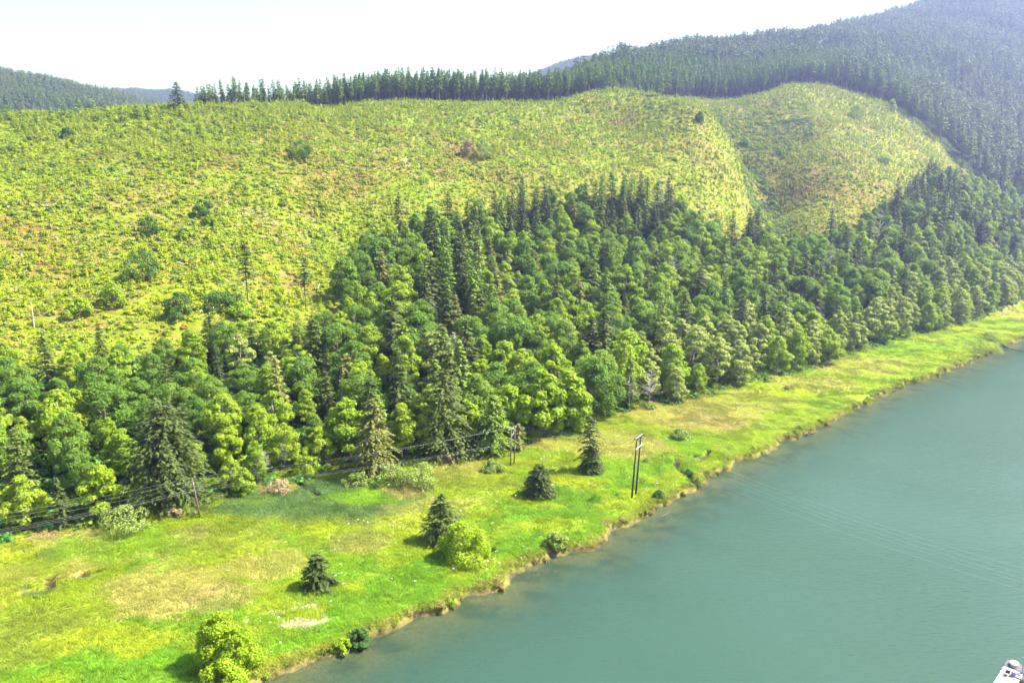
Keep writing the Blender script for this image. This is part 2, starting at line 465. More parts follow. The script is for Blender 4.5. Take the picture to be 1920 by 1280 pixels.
# ------------------------------------------------------------------ plants (each returns crown and trunk shapes, height as given, base at the origin)
def broadleaf_shape(seed, H, R, base, nl, leaves, leaf, mat, bark, flat=0.8, lean=0.0, squat=1.0, twigs=5):
    r = np.random.default_rng(seed)
    cents = []; rads = []
    nl = int(nl * 1.9)
    side = r.uniform(0.75, 1.2, 6)
    for k in range(nl):
        t = min(0.98, max(0.02, (k + 0.5) / nl + r.uniform(-0.12, 0.12)))
        env = math.sin(math.pi * (0.16 + 0.80 * t) ** 0.8) ** 0.75 if base > 0.06 * H else math.cos(math.pi / 2 * t ** 1.4) ** 0.7
        a = r.uniform(0, 6.283)
        rr = R * env * math.sqrt(r.uniform(0.12, 0.85)) * side[int(a / 6.2832 * 6) % 6] * (0.35 if t > 0.93 else 1)
        z = base + (H - base) * (0.05 + 0.86 * t)
        cents.append((rr * math.cos(a) + lean * z, rr * math.sin(a), z)); rads.append(R * r.uniform(0.17, 0.36) * (0.65 + 0.45 * env))
    cents = np.array(cents); rads = np.array(rads)
    w = rads ** 2; li = r.choice(nl, leaves, p=w / w.sum())
    d = unit(r.normal(size=(leaves, 3)))
    ctr = cents.mean(0)
    d[:, 2] = np.where((d[:, 2] < -0.25) & (r.random(leaves) < 0.75), -d[:, 2], d[:, 2])
    outv = unit(cents[li] - ctr + 1e-6); dot = (d * outv).sum(1)
    d = np.where(((dot < -0.35) & (r.random(leaves) < 0.7))[:, None], -d, d)
    rr = rads[li] * (0.72 + 0.38 * r.random(leaves) ** 0.7) * (1 + 0.16 * np.sin(d[:, 0] * 7 + li) * np.cos(d[:, 1] * 6 + li * 2))
    P = cents[li] + d * rr[:, None] * np.array([1, 1, flat])
    P[:, 2] = np.maximum(P[:, 2], 0.12)
    Nn = d * 0.8 + r.normal(size=(leaves, 3)) * 0.42 + np.array([0, 0, 0.45])
    A = r.normal(size=(leaves, 3)) + np.array([0, 0, -0.5])
    s = leaf * r.uniform(0.6, 1.35, leaves)
    V, Fq = cards(P, Nn, A, s * 0.42, s * 0.62)
    B = Builder()
    tz = np.linspace(0, H * 0.8, 6)
    tr = 0.018 * H + 0.03
    tp = np.stack([lean * tz + np.sin(tz * 0.5 + seed) * 0.02 * H, np.cos(tz * 0.4 + seed) * 0.015 * H, tz - 0.4 * (tz < 0.01)], 1)
    B.add(tube(tp, np.linspace(tr, tr * 0.25, 6), 6))
    for k in range(0, nl, max(1, nl // max(1, twigs + 3))):
        c = cents[k]; z0 = max(0.15 * H, c[2] - 0.22 * H)
        B.add(tube([(lean * z0, 0, z0), (c + np.array([lean * z0, 0, z0])) / 2 + np.array([0, 0, 0.03 * H]), c], [tr * 0.5, tr * 0.35, tr * 0.12], 5))
    return (V, Fq, mat), (B.V, B.F, bark)

def conifer_shape(seed, H, R, base, levels, per, mat, bark, droop=0.35, ragged=0.25, spray=0.55, top=1.0, hang=0.5, bare=0):
    r = np.random.default_rng(seed)
    Ps = []; Ns = []; As = []; W = []; Ls = []
    B = Builder()
    tz = np.array([-0.4, 0.02 * H, 0.3 * H, 0.6 * H, H * 0.985]); rad = 0.011 * H + 0.05
    B.add(tube([(0.004 * H * math.sin(z * 0.3 + seed), 0.004 * H * math.cos(z * 0.23 + seed), z) for z in tz], [rad * 1.25, rad, rad * 0.78, rad * 0.5, 0.02], 7))
    for i in range(levels):
        t = (i + r.uniform(0, 0.8)) / levels
        z = base + (H - base) * t
        env = (1 - t) ** top * (0.55 + 0.45 * min(1, t * 7 + 0.25)) + 0.03
        for k in range(per):
            if r.random() < ragged * 0.35: continue
            a = r.uniform(0, 2 * math.pi); L = R * env * (1 - ragged * r.random())
            if L < 0.12: L = 0.12
            n = max(1, int(round(L / spray * 1.5)))
            rise = r.uniform(0.0, 0.35) * (0.4 + t)
            for j in range(n):
                q = (j + 0.7) / (n + 0.2)
                x = L * q; dz = rise * x - droop * x * q * (1.2 - 0.7 * t) + r.normal() * 0.05
                da = r.normal() * 0.10
                p = (x * math.cos(a + da), x * math.sin(a + da), max(0.05, z + dz))
                tangent = np.array([math.cos(a), math.sin(a), rise - 2 * droop * q])
                for side in (-1, 1) if q > 0.2 else (r.choice((-1, 1)),):
                    sa = a + side * r.uniform(0.3, 0.9)
                    Ps.append((p[0] + math.cos(sa) * spray * 0.3, p[1] + math.sin(sa) * spray * 0.3, p[2] - hang * spray * 0.25 * r.random()))
                    As.append((math.cos(sa), math.sin(sa), tangent[2] - hang * r.uniform(0, 0.7)))
                    Ns.append((r.normal() * 0.35, r.normal() * 0.35, 1.0) + 0.35 * np.array([math.cos(a), math.sin(a), 0]))
                    W.append(spray * r.uniform(0.22, 0.42)); Ls.append(spray * r.uniform(0.55, 1.0))
            if bare and k < bare:
                B.add(tube([(0, 0, z), (L * 0.5 * math.cos(a), L * 0.5 * math.sin(a), z + rise * L * 0.5 - droop * L * 0.25), (L * math.cos(a), L * math.sin(a), z + rise * L - droop * L)], [0.05, 0.035, 0.012], 3, False))
    Ps.append((0, 0, H - spray * 0.5)); As.append((0, 0.02, 1)); Ns.append((1, 0.2, 0)); W.append(spray * 0.25); Ls.append(spray * 0.8)
    V, Fq = cards(np.array(Ps), np.array(Ns), np.array(As), np.array(W), np.array(Ls))
    return (V, Fq, mat), (B.V, B.F, bark)

def snag_shape(seed, H, nb, spread):
    r = np.random.default_rng(seed); B = Builder()
    B.add(tube([(0, 0, -0.3), (0.1, 0, H * 0.4), (0.0, 0.2, H * 0.75), (0.25, 0.1, H)], [0.006 * H + 0.04, 0.005 * H + 0.03, 0.003 * H + 0.02, 0.02], 6))
    for k in range(nb):
        z = H * r.uniform(0.3, 0.97); a = r.uniform(0, 6.28); L = spread * (1.1 - z / H) + 0.5
        e = np.array([L * math.cos(a), L * math.sin(a), z + L * r.uniform(0.1, 0.7)])
        B.add(tube([(0, 0, z), e * [0.5, 0.5, 0] + [0, 0, (z + e[2]) / 2 - 0.1], e], [0.07, 0.05, 0.02], 4, False))
        for q in (0.5, 0.8):
            f = np.array([0, 0, z]) * (1 - q) + e * q; g = f + r.normal(size=3) * 0.35 * L * 0.6 + [0, 0, 0.3]
            B.add(tube([f, g], [0.035, 0.012], 3, False))
    return B

def shape_meshes(name, crown, trunk):
    return new_mesh(name + '_crown', crown[0], crown[1], [crown[2]]), new_mesh(name + '_trunk', trunk[0], trunk[1], [trunk[2]])

def joined_mesh(name, crown, trunk):
    n = len(crown[0]); Fq = [tuple(f) for f in crown[1].tolist()] + [tuple(i + n for i in f) for f in trunk[1]]
    return new_mesh(name, np.vstack([np.asarray(crown[0]), np.asarray(trunk[0])]), Fq, [crown[2], trunk[2]], [0] * len(crown[1]) + [1] * len(trunk[1]))

def dome_shape(seed, n, R, H, leaf):
    r = np.random.default_rng(seed)
    d = unit(r.normal(size=(n, 3))); d[:, 2] = np.abs(d[:, 2])
    k = 1 + 0.35 * np.sin(d[:, 0] * 5 + seed) * np.cos(d[:, 1] * 4)
    P = d * np.array([R, R, H]) * (k * r.uniform(0.55, 1.0, n))[:, None] + [0, 0, 0.02]
    return cards(P, d + r.normal(size=(n, 3)) * 0.4 + [0, 0, 0.4], r.normal(size=(n, 3)), leaf * 0.45 * r.uniform(0.6, 1.2, n), leaf * 0.7 * r.uniform(0.6, 1.2, n))

def tuft_shape(seed, n, R, H, w):
    """arched grass blades, most leaning the same way (+x)"""
    r = np.random.default_rng(seed); V = []; Fc = []
    for k in range(n):
        a = r.uniform(0, 6.28); q = R * math.sqrt(r.random()); bx, by = q * math.cos(a), q * math.sin(a)
        dirx, diry = 0.75 + r.normal() * 0.45, r.normal() * 0.5
        h = H * r.uniform(0.55, 1.1); ln = h * r.uniform(0.4, 1.1)
        px, py = -diry, dirx; m = math.hypot(px, py) + 1e-6; px, py = px / m * w, py / m * w
        b = len(V)
        V += [(bx - px, by - py, -0.05), (bx + px, by + py, -0.05), (bx + dirx * ln * 0.4 + px * 0.8, by + diry * ln * 0.4 + py * 0.8, h * 0.8), (bx + dirx * ln * 0.4 - px * 0.8, by + diry * ln * 0.4 - py * 0.8, h * 0.8),
              (bx + dirx * ln, by + diry * ln, h * 0.85 - 0.12 * ln)]
        Fc += [(b, b + 1, b + 2, b + 3), (b + 3, b + 2, b + 4)]
    return V, Fc

# ------------------------------------------------------------------ masses too many to count: points on the land that carry a few shapes
def shape_collection(name, meshes):
    c = bpy.data.collections.new(name)
    for i, me in enumerate(meshes):
        o = bpy.data.objects.new('%s_%02d' % (name, i), me); c.objects.link(o)
    return c

def mass(name, shapes, P, rot, scl, idx, colr=None, label=None):
    n = len(P)
    me = bpy.data.meshes.new(name); me.vertices.add(n); me.vertices.foreach_set('co', np.asarray(P, np.float32).ravel())
    def attr(nm, ty, key, a, dt=np.float32):
        at = me.attributes.new(nm, ty, 'POINT'); at.data.foreach_set(key, np.ascontiguousarray(a, dt).ravel())
    attr('rot', 'FLOAT_VECTOR', 'vector', rot)
    scl = np.asarray(scl, float)
    attr('scl', 'FLOAT_VECTOR', 'vector', scl if scl.ndim == 2 else np.repeat(scl[:, None], 3, 1))
    attr('idx', 'INT', 'value', idx, np.int32)
    if colr is not None:
        attr('col', 'FLOAT_COLOR', 'color', np.hstack([np.asarray(colr, float), np.ones((n, 1))]))
    ng = bpy.data.node_groups.new(name + '_nodes', 'GeometryNodeTree')
    ng.interface.new_socket('Geometry', in_out='INPUT', socket_type='NodeSocketGeometry')
    ng.interface.new_socket('Geometry', in_out='OUTPUT', socket_type='NodeSocketGeometry')
    N = ng.nodes; L = ng.links
    gi = N.new('NodeGroupInput'); go = N.new('NodeGroupOutput')
    ci = N.new('GeometryNodeCollectionInfo'); ci.inputs['Collection'].default_value = shapes
    ci.inputs['Separate Children'].default_value = True; ci.inputs['Reset Children'].default_value = True
    ip = N.new('GeometryNodeInstanceOnPoints'); ip.inputs['Pick Instance'].default_value = True
    def na(nm, ty):
        a = N.new('GeometryNodeInputNamedAttribute'); a.data_type = ty; a.inputs['Name'].default_value = nm; return a.outputs[0]
    e2r = N.new('FunctionNodeEulerToRotation')
    L.new(na('rot', 'FLOAT_VECTOR'), e2r.inputs[0]); L.new(e2r.outputs[0], ip.inputs['Rotation'])
    L.new(na('scl', 'FLOAT_VECTOR'), ip.inputs['Scale']); L.new(na('idx', 'INT'), ip.inputs['Instance Index'])
    L.new(gi.outputs[0], ip.inputs['Points']); L.new(ci.outputs[0], ip.inputs['Instance']); L.new(ip.outputs[0], go.inputs[0])
    o = bpy.data.objects.new(name, me); col.objects.link(o)
    md = o.modifiers.new('scatter', 'NODES'); md.node_group = ng
    o['kind'] = 'stuff'
    if label: o['label'] = label
    return o

def jitter_grid(x0, x1, y0, y1, s, seed):
    r = np.random.default_rng(seed)
    gx, gy = np.meshgrid(np.arange(x0, x1, s), np.arange(y0, y1, s))
    return (gx + r.uniform(-0.48, 0.48, gx.shape) * s).ravel(), (gy + r.uniform(-0.48, 0.48, gx.shape) * s).ravel()

# ------------------------------------------------------------------ what grows where: the land's own colours
PAL = {'base': (0.190, 0.238, 0.016), 'lush': (0.110, 0.225, 0.018), 'yellow': (0.27, 0.295, 0.022), 'tan': (0.31, 0.255, 0.085), 'rush': (0.068, 0.118, 0.048),
       'pink': (0.30, 0.205, 0.110), 'sand': (0.40, 0.36, 0.27), 'green': (0.13, 0.24, 0.02), 'olive': (0.17, 0.19, 0.03)}
PATCH = [(600, 935, 205, 44, 'rush', 1.0), (470, 950, 70, 22, 'rush', 0.9), (700, 925, 70, 22, 'green', 0.9), (520, 915, 45, 12, 'pink', 0.8), (90, 1008, 36, 7, 'pink', 0.9), (190, 1003, 40, 6, 'pink', 0.7), (105, 1034, 40, 12, 'rush', 0.6),
         (150, 1055, 45, 24, 'tan', 0.8), (165, 1075, 30, 10, 'rush', 0.7), (60, 1106, 50, 9, 'rush', 0.9), (75, 1098, 22, 9, 'base', 0.8),
         (380, 1015, 75, 30, 'olive', 0.7), (360, 1008, 50, 14, 'pink', 0.35), (310, 1105, 110, 55, 'tan', 0.9), (500, 1060, 90, 30, 'tan', 0.65), (420, 1120, 80, 22, 'pink', 0.5), (340, 1160, 40, 14, 'olive', 0.9),
         (60, 1190, 110, 60, 'olive', 0.8), (20, 1090, 80, 70, 'olive', 0.35), (200, 1200, 150, 26, 'yellow', 0.8), (220, 1250, 200, 25, 'lush', 0.9), (230, 1020, 130, 30, 'green', 0.6),
         (563, 1172, 34, 11, 'sand', 1.0), (590, 1163, 22, 5, 'sand', 0.8), (555, 1142, 26, 2.6, 'sand', 0.9), (663, 1019, 60, 30, 'pink', 0.45), (640, 1070, 60, 22, 'lush', 0.8),
         (840, 885, 70, 22, 'tan', 0.7), (770, 920, 50, 16, 'pink', 0.7), (870, 905, 70, 22, 'olive', 0.5), (900, 870, 36, 14, 'pink', 0.5), (780, 960, 90, 30, 'tan', 0.35), (1020, 850, 60, 20, 'green', 0.5), (1040, 835, 55, 14, 'tan', 0.8),
         (1160, 835, 90, 26, 'tan', 0.9), (1180, 800, 70, 24, 'olive', 0.6), (1300, 775, 140, 34, 'tan', 1.0), (1330, 790, 70, 20, 'pink', 0.4), (1420, 750, 90, 20, 'tan', 0.6), (1530, 720, 90, 16, 'pink', 0.55), (1600, 690, 90, 16, 'tan', 0.8), (1660, 680, 60, 10, 'pink', 0.4),
         (1710, 655, 75, 16, 'green', 0.8), (1905, 590, 60, 18, 'tan', 1.0), (1840, 625, 60, 16, 'yellow', 0.8), (1480, 735, 60, 9, 'yellow', 0.9), (1790, 670, 80, 9, 'yellow', 0.8), (1080, 905, 70, 18, 'yellow', 0.8), (1010, 945, 60, 12, 'yellow', 0.6), (760, 985, 50, 30, 'yellow', 0.7)]
PATCHW = []
for u, v, ru, rv, c, s in PATCH:
    a = np.array(at_height(u, v, 1.2)); b = np.array(at_height(u + ru, v, 1.2)); t = np.array(at_height(u, v - rv, 1.2)); w_ = np.array(at_height(u, v + rv, 1.2))
    PATCHW.append((a[0], a[1], abs(b[0] - a[0]), (t[1] - w_[1]) / 2, np.array(PAL[c]), s))

RUST = [(560, 262, 470, 16), (500, 258, 470, 12), (620, 300, 440, 16), (640, 345, 420, 16), (690, 320, 450, 14), (870, 290, 500, 20), (1180, 238, 620, 16), (1050, 262, 560, 14), (760, 255, 530, 10), (90, 460, 305, 12), (40, 420, 320, 12), (190, 285, 420, 9), (1560, 360, 590, 24), (1500, 340, 610, 20), (1440, 300, 660, 18), (320, 500, 300, 8), (560, 500, 312, 9), (420, 300, 430, 9)]
FARSLOPE = at_depth(1385, 245, 735)
TRACK = np.array([at_depth(*q)[:2] for q in ((1478, 192, 830), (1480, 208, 805), (1492, 228, 778), (1502, 245, 752), (1515, 256, 738))])

def mixc(c, k, t): return c * (1 - t[:, None]) + np.asarray(k) * t[:, None]

def meadow_colour(x, y, d):
    n = len(x)
    wx = x + (fbm(x / 7, y / 7, 51, 3) - 0.5) * 9; wy = y + (fbm(x / 7, y / 7, 57, 3) - 0.5) * 9
    c = np.tile(np.array(PAL['base']), (n, 1))
    c = mixc(c, PAL['green'], sstep(0.50, 0.66, fbm(wx / 18, wy / 18, 61)) * 0.8)
    c = mixc(c, PAL['yellow'], sstep(0.50, 0.68, fbm(wx / 14, wy / 14, 67)) * 0.8)
    c = mixc(c, PAL['olive'], sstep(0.52, 0.68, fbm(wx / 9, wy / 6, 71)) * 0.6)
    c = mixc(c, PAL['tan'], sstep(0.56, 0.74, fbm(wx / 11, wy / 7, 75)) * 0.6)
    lush = sstep(44, 22, d + (fbm(x / 15, y / 15, 79) - 0.5) * 40) * sstep(60, 100, y)
    lush = lush * np.where(x > 60, 0.45, 1)
    c = mixc(c, PAL['lush'], lush * 0.9)
    c = mixc(c, PAL['yellow'], lush * sstep(0.5, 0.7, fbm(wx / 8, wy / 8, 83)) * 0.7)
    for px, py, rx, ry, pc, s in PATCHW:
        q = np.sqrt(((wx - px) / rx) ** 2 + ((wy - py) / ry) ** 2)
        if s >= 0.95 and rx < 6: q = np.sqrt(((x - px) / rx) ** 2 + ((y - py) / ry) ** 2) + (fbm(x / 1.5, y / 1.5, 85) - 0.5) * 0.8
        c = mixc(c, pc, sstep(1.15, 0.7, q) * s)
    c = mixc(c, (0.17, 0.155, 0.04), sstep(3.6, 1.0, d + (fbm(x / 3, y / 3, 87) - 0.5) * 4) * 0.9)
    v = 0.72 + 0.56 * fbm(x / 1.7, y / 1.7, 91, 3)
    return c * v[:, None]

def clearing_colour(x, y, u):
    """fresh growth, cured grass, rusty fern and bleached slash on the logged slope"""
    n = len(x)
    wx = x + (fbm(x / 20, y / 20, 101, 3) - 0.5) * 26; wy = y + (fbm(x / 20, y / 20, 103, 3) - 0.5) * 26
    right = sstep(1000, 1450, u)
    c = np.tile(np.array((0.180, 0.225, 0.016)), (n, 1))
    c = mixc(c, (0.240, 0.240, 0.040), right * 0.75)
    c = mixc(c, (0.16, 0.24, 0.025), sstep(0.48, 0.62, fbm(wx / 30, wy / 30, 107)) * 0.7 * (1 - right * 0.6))
    c = mixc(c, (0.20, 0.165, 0.045), sstep(0.48, 0.66, fbm(wx / 9, wy / 9, 109)) * 0.6)
    c = mixc(c, (0.215, 0.120, 0.055), sstep(0.54, 0.68, fbm(wx / 18, wy / 18, 113)) * 0.4)
    c = mixc(c, (0.28, 0.22, 0.13), sstep(0.66, 0.76, fbm(wx / 6, wy / 6, 117)) * 0.6)
    for ru, rv, rY, rr_ in RUST:
        q = at_depth(ru, rv, rY); c = mixc(c, (0.190, 0.100, 0.042), np.exp(-(np.hypot(wx - q[0], (wy - q[1]) * 0.7) / rr_) ** 2) * 0.6)
    far_left = np.exp(-(np.hypot(x - FARSLOPE[0], y - FARSLOPE[1]) / 95) ** 2)
    c = mixc(c, (0.15, 0.140, 0.045), far_left * 0.8)
    c = mixc(c, (0.40, 0.33, 0.22), sstep(2.6, 1.0, line_dist(x, y, TRACK) + (fbm(x / 5, y / 5, 118, 2) - 0.5) * 2) * 0.8)
    v = (0.62 + 0.76 * fbm(x / 2.6, y / 2.6, 119, 3)) * 0.80
    return c * v[:, None]

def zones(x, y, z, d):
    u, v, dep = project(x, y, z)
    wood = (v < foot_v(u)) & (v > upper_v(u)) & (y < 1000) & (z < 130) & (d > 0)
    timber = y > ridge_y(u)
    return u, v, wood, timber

def land_colour(x, y, z, d):
    u, v, wood, timber = zones(x, y, z, d)
    slope = sstep(1.5, 7, z)
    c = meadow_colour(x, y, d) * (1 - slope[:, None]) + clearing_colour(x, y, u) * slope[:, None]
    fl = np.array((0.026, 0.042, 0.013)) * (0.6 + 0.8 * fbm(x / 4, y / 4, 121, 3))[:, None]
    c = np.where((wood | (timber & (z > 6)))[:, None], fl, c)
    edge = sstep(0.95, 0.5, z) * (d > -3)
    soil = np.array((0.055, 0.042, 0.024)) * (0.6 + 0.8 * fbm(x / 0.9, y / 0.9, 123, 3))[:, None]
    c = c * (1 - edge[:, None]) + soil * edge[:, None]
    bed = mixc(np.tile(np.array((0.150, 0.115, 0.058)), (len(x), 1)), (0.07, 0.062, 0.036), sstep(0.45, 0.65, fbm(x / 4, y / 2.5, 125, 4)))
    c = np.where((z < 0.02)[:, None], bed, c)
    cd = sstep(1.0, 0.5, chan_dist(x, y)) * (d > 0)
    return mixc(c, (0.035, 0.03, 0.018), cd * 0.9)

def spaced(a, b, s0, grow, smax):
    out = [a]; s = s0; sg = 1 if b > a else -1
    while (b - out[-1]) * sg > 0:
        out.append(out[-1] + s * sg); s = min(smax, s * grow)
    return out[1:]
gx = np.array(sorted(spaced(-165, -4200, 1.2, 1.045, 60)) + list(np.arange(-165, 255, 1.05)) + spaced(255, 4200, 1.2, 1.03, 60))
gy = np.array(sorted(spaced(86, -900, 2.0, 1.2, 150)) + list(np.arange(86, 330, 1.05)) + spaced(330, 4300, 1.2, 1.013, 45))
GX, GY = np.meshgrid(gx, gy)
GZ, GD = ground(GX, GY)
ny, nx = GX.shape
ii = np.arange(ny * nx).reshape(ny, nx)
FQ = np.stack([ii[:-1, :-1].ravel(), ii[:-1, 1:].ravel(), ii[1:, 1:].ravel(), ii[1:, :-1].ravel()], 1)

gm, nt, N, L, P, out = node_mat('land_cover')
at = N.new('ShaderNodeAttribute'); at.attribute_name = 'col'
geo = N.new('ShaderNodeNewGeometry')
n1 = N.new('ShaderNodeTexNoise'); n1.inputs['Scale'].default_value = 1.3; n1.inputs['Detail'].default_value = 6; n1.inputs['Roughness'].default_value = 0.65
L.new(geo.outputs['Position'], n1.inputs['Vector'])
val = math_n(N, L, 'MULTIPLY_ADD', n1.outputs['Fac'], 1.1); val.node.inputs[2].default_value = 0.45
hs = N.new('ShaderNodeHueSaturation'); L.new(at.outputs['Color'], hs.inputs['Color']); L.new(val, hs.inputs['Value'])
L.new(hs.outputs[0], P.inputs['Base Color']); P.inputs['Roughness'].default_value = 0.95; P.inputs['Specular IOR Level'].default_value = 0.03
bp = N.new('ShaderNodeBump'); bp.inputs['Strength'].default_value = 0.9; bp.inputs['Distance'].default_value = 0.35
L.new(n1.outputs['Fac'], bp.inputs['Height']); L.new(bp.outputs[0], P.inputs['Normal'])
me = new_mesh('terrain', np.stack([GX.ravel(), GY.ravel(), GZ], 1), FQ, [gm], smooth=True)
ca = me.attributes.new('col', 'FLOAT_COLOR', 'POINT')
LC = land_colour(GX.ravel(), GY.ravel(), GZ, GD)
ca.data.foreach_set('color', np.hstack([LC, np.ones((len(LC), 1))]).astype(np.float32).ravel())
terrain = link('terrain', me, kind='structure')

# the river: milky green water, thin enough over the shallows to show the bed
wx_ = np.array(sorted(spaced(-165, -1200, 2.5, 1.2, 100)) + list(np.arange(-165, 300, 2.4)) + spaced(300, 4000, 3, 1.12, 120))
wy_ = np.array(sorted(spaced(86, -850, 3, 1.2, 100)) + list(np.arange(86, 420, 2.4)) + spaced(420, 2500, 3, 1.12, 100))
WX, WY = np.meshgrid(wx_, wy_)
wzb, wd = ground(WX, WY)
ny, nx = WX.shape
ii = np.arange(ny * nx).reshape(ny, nx)
FQ = np.stack([ii[:-1, :-1].ravel(), ii[:-1, 1:].ravel(), ii[1:, 1:].ravel(), ii[1:, :-1].ravel()], 1)
near = wd < 9
FQ = FQ[near[FQ].any(1)]
used = np.zeros(ny * nx, bool); used[FQ.ravel()] = True
remap = np.cumsum(used) - 1
wm, nt, N, L, P, out = node_mat('river_water')
P.inputs['Roughness'].default_value = 0.20; P.inputs['IOR'].default_value = 1.33
geo = N.new('ShaderNodeNewGeometry')
big = N.new('ShaderNodeTexNoise'); big.inputs['Scale'].default_value = 0.03; big.inputs['Detail'].default_value = 3
L.new(geo.outputs['Position'], big.inputs['Vector'])
L.new(ramp_mix(N, L, big.outputs['Fac'], (0.021, 0.052, 0.034), (0.028, 0.066, 0.045)), P.inputs['Base Color'])
mp = N.new('ShaderNodeMapping'); mp.inputs['Rotation'].default_value = (0, 0, math.radians(38)); mp.inputs['Scale'].default_value = (0.42, 1.75, 1)
L.new(geo.outputs['Position'], mp.inputs['Vector'])
rp = N.new('ShaderNodeTexNoise'); rp.inputs['Scale'].default_value = 1.0; rp.inputs['Detail'].default_value = 3; rp.inputs['Roughness'].default_value = 0.55
L.new(mp.outputs[0], rp.inputs['Vector'])
bp = N.new('ShaderNodeBump'); bp.inputs['Strength'].default_value = 0.6; bp.inputs['Distance'].default_value = 0.24
wind = N.new('ShaderNodeTexNoise'); wind.inputs['Scale'].default_value = 0.022; wind.inputs['Detail'].default_value = 4; wind.inputs['Distortion'].default_value = 0.8
L.new(geo.outputs['Position'], wind.inputs['Vector'])
ws = math_n(N, L, 'MULTIPLY_ADD', wind.outputs['Fac'], 0.9); ws.node.inputs[2].default_value = 0.08; ws.node.use_clamp = True
L.new(ws, bp.inputs['Strength'])
L.new(rp.outputs['Fac'], bp.inputs['Height']); L.new(bp.outputs[0], P.inputs['Normal'])
dp = N.new('ShaderNodeAttribute'); dp.attribute_name = 'depth'
clear = math_n(N, L, 'POWER', 2.718, math_n(N, L, 'MULTIPLY', dp.outputs['Fac'], -0.85))
clear = math_n(N, L, 'MULTIPLY', clear, 0.80)
tb = N.new('ShaderNodeBsdfTransparent'); tb.inputs[0].default_value = (0.80, 0.90, 0.80, 1)
mx = N.new('ShaderNodeMixShader'); L.new(clear, mx.inputs[0]); L.new(P.outputs[0], mx.inputs[1]); L.new(tb.outputs[0], mx.inputs[2]); L.new(mx.outputs[0], out.inputs['Surface'])
me = new_mesh('river', np.stack([WX.ravel(), WY.ravel(), np.zeros(nx * ny)], 1)[used], remap[FQ], [wm])
da = me.attributes.new('depth', 'FLOAT', 'POINT'); da.data.foreach_set('value', np.maximum(-wzb[used], 0).astype(np.float32))
river = link('river', me, kind='structure')

# ------------------------------------------------------------------ the mixed wood on the lower slope
def in_view(x, y, z, mx=140, my=160):
    u, v, d = project(x, y, z)
    return (u > -mx) & (u < 1920 + mx) & (v > -my) & (v < 1280 + my) & (d > 20)

SP = {}     # species -> list of (crown mesh, trunk mesh, joined mesh, nominal height)
def species(key, shapes):
    out = []
    for i, (H, cr, tk) in enumerate(shapes):
        a, b = shape_meshes('%s_%d' % (key, i), cr, tk)
        out.append((a, b, joined_mesh('%s_whole_%d' % (key, i), cr, tk), H))
    SP[key] = out
species('maple', [(H, *broadleaf_shape(s, H, R, 0.12 * H, nl, 9500, 0.52, 'maple', 'bark', 0.8)) for s, H, R, nl in ((1, 19, 7.4, 26), (2, 17, 7.0, 22), (3, 21, 7.6, 30), (4, 16, 7.6, 24), (5, 20, 6.6, 28))])
species('alder', [(H, *broadleaf_shape(s, H, R, 0.12 * H, nl, 8500, 0.50, 'alder', 'alderbark', 0.75)) for s, H, R, nl in ((11, 20, 5.8, 28), (12, 18, 5.6, 24), (13, 22, 6.0, 32), (14, 17, 6.2, 24))])
species('pale', [(H, *broadleaf_shape(s, H, R, 0.06 * H + 0.3, nl, 7000, 0.52, 'pale', 'alderbark', 0.65)) for s, H, R, nl in ((21, 18, 4.9, 24), (22, 16, 4.6, 22), (23, 19, 5.2, 28))])
species('lime', [(H, *broadleaf_shape(s, H, R, 0.07 * H, nl, 5200, 0.58, 'lime', 'bark', 0.75)) for s, H, R, nl in ((31, 15, 4.8, 24), (32, 13, 4.6, 22))])
species('spruce', [(H, *conifer_shape(s, H, R, 0.07 * H, 28, 7, 'spruce', 'bark', 0.42, 0.35, 0.95, 0.75)) for s, H, R in ((41, 26, 6.4), (42, 29, 6.6), (43, 23, 6.2), (44, 31, 6.6))])
species('fir', [(H, *conifer_shape(s, H, R, 0.08 * H, 28, 7, 'fir', 'bark', 0.30, 0.4, 0.95, 0.72)) for s, H, R in ((51, 26, 5.8), (52, 29, 6.0), (53, 23, 5.6))])
species('gold', [(H, *conifer_shape(s, H, R, 0.08 * H, 34, 6, 'gold', 'bark', 0.55, 0.35, 0.8, 0.75, 0.9)) for s, H, R in ((61, 23, 4.6), (62, 20, 4.2))])
species('timber', [(H, *conifer_shape(s, H, R, 0.36 * H, 22, 6, 'timber', 'bark', 0.25, 0.35, 0.95, 0.55)) for s, H, R in ((71, 27, 3.9), (72, 25, 3.6), (73, 29, 4.0), (74, 26, 3.5))])
species('farfir', [(H, *conifer_shape(s, H, R, 0.18 * H, 12, 6, 'farfir', 'bark', 0.25, 0.35, 1.5, 0.6)) for s, H, R in ((81, 30, 6.4), (82, 34, 6.8), (83, 27, 6.2), (84, 31, 6.0), (85, 36, 7.0))])

def plant(name, key, i, p, h, rz, label, cat, group=None, wide=1.0, tilt=0.0):
    """one tree: an Empty at its foot that carries crown and trunk"""
    cr, tk, jn, H = SP[key][i % len(SP[key])]
    e = bpy.data.objects.new(name, None); col.objects.link(e)
    e.empty_display_size = 1.0
    e.location = p; s = h / H; e.scale = (s * wide, s * wide, s); e.rotation_euler = (tilt, tilt * 0.6, rz)
    tag(e, label, cat, group)
    c = bpy.data.objects.new('crown', cr); col.objects.link(c); c.parent = e
    t = bpy.data.objects.new('trunk', tk); col.objects.link(t); t.parent = e
    return e

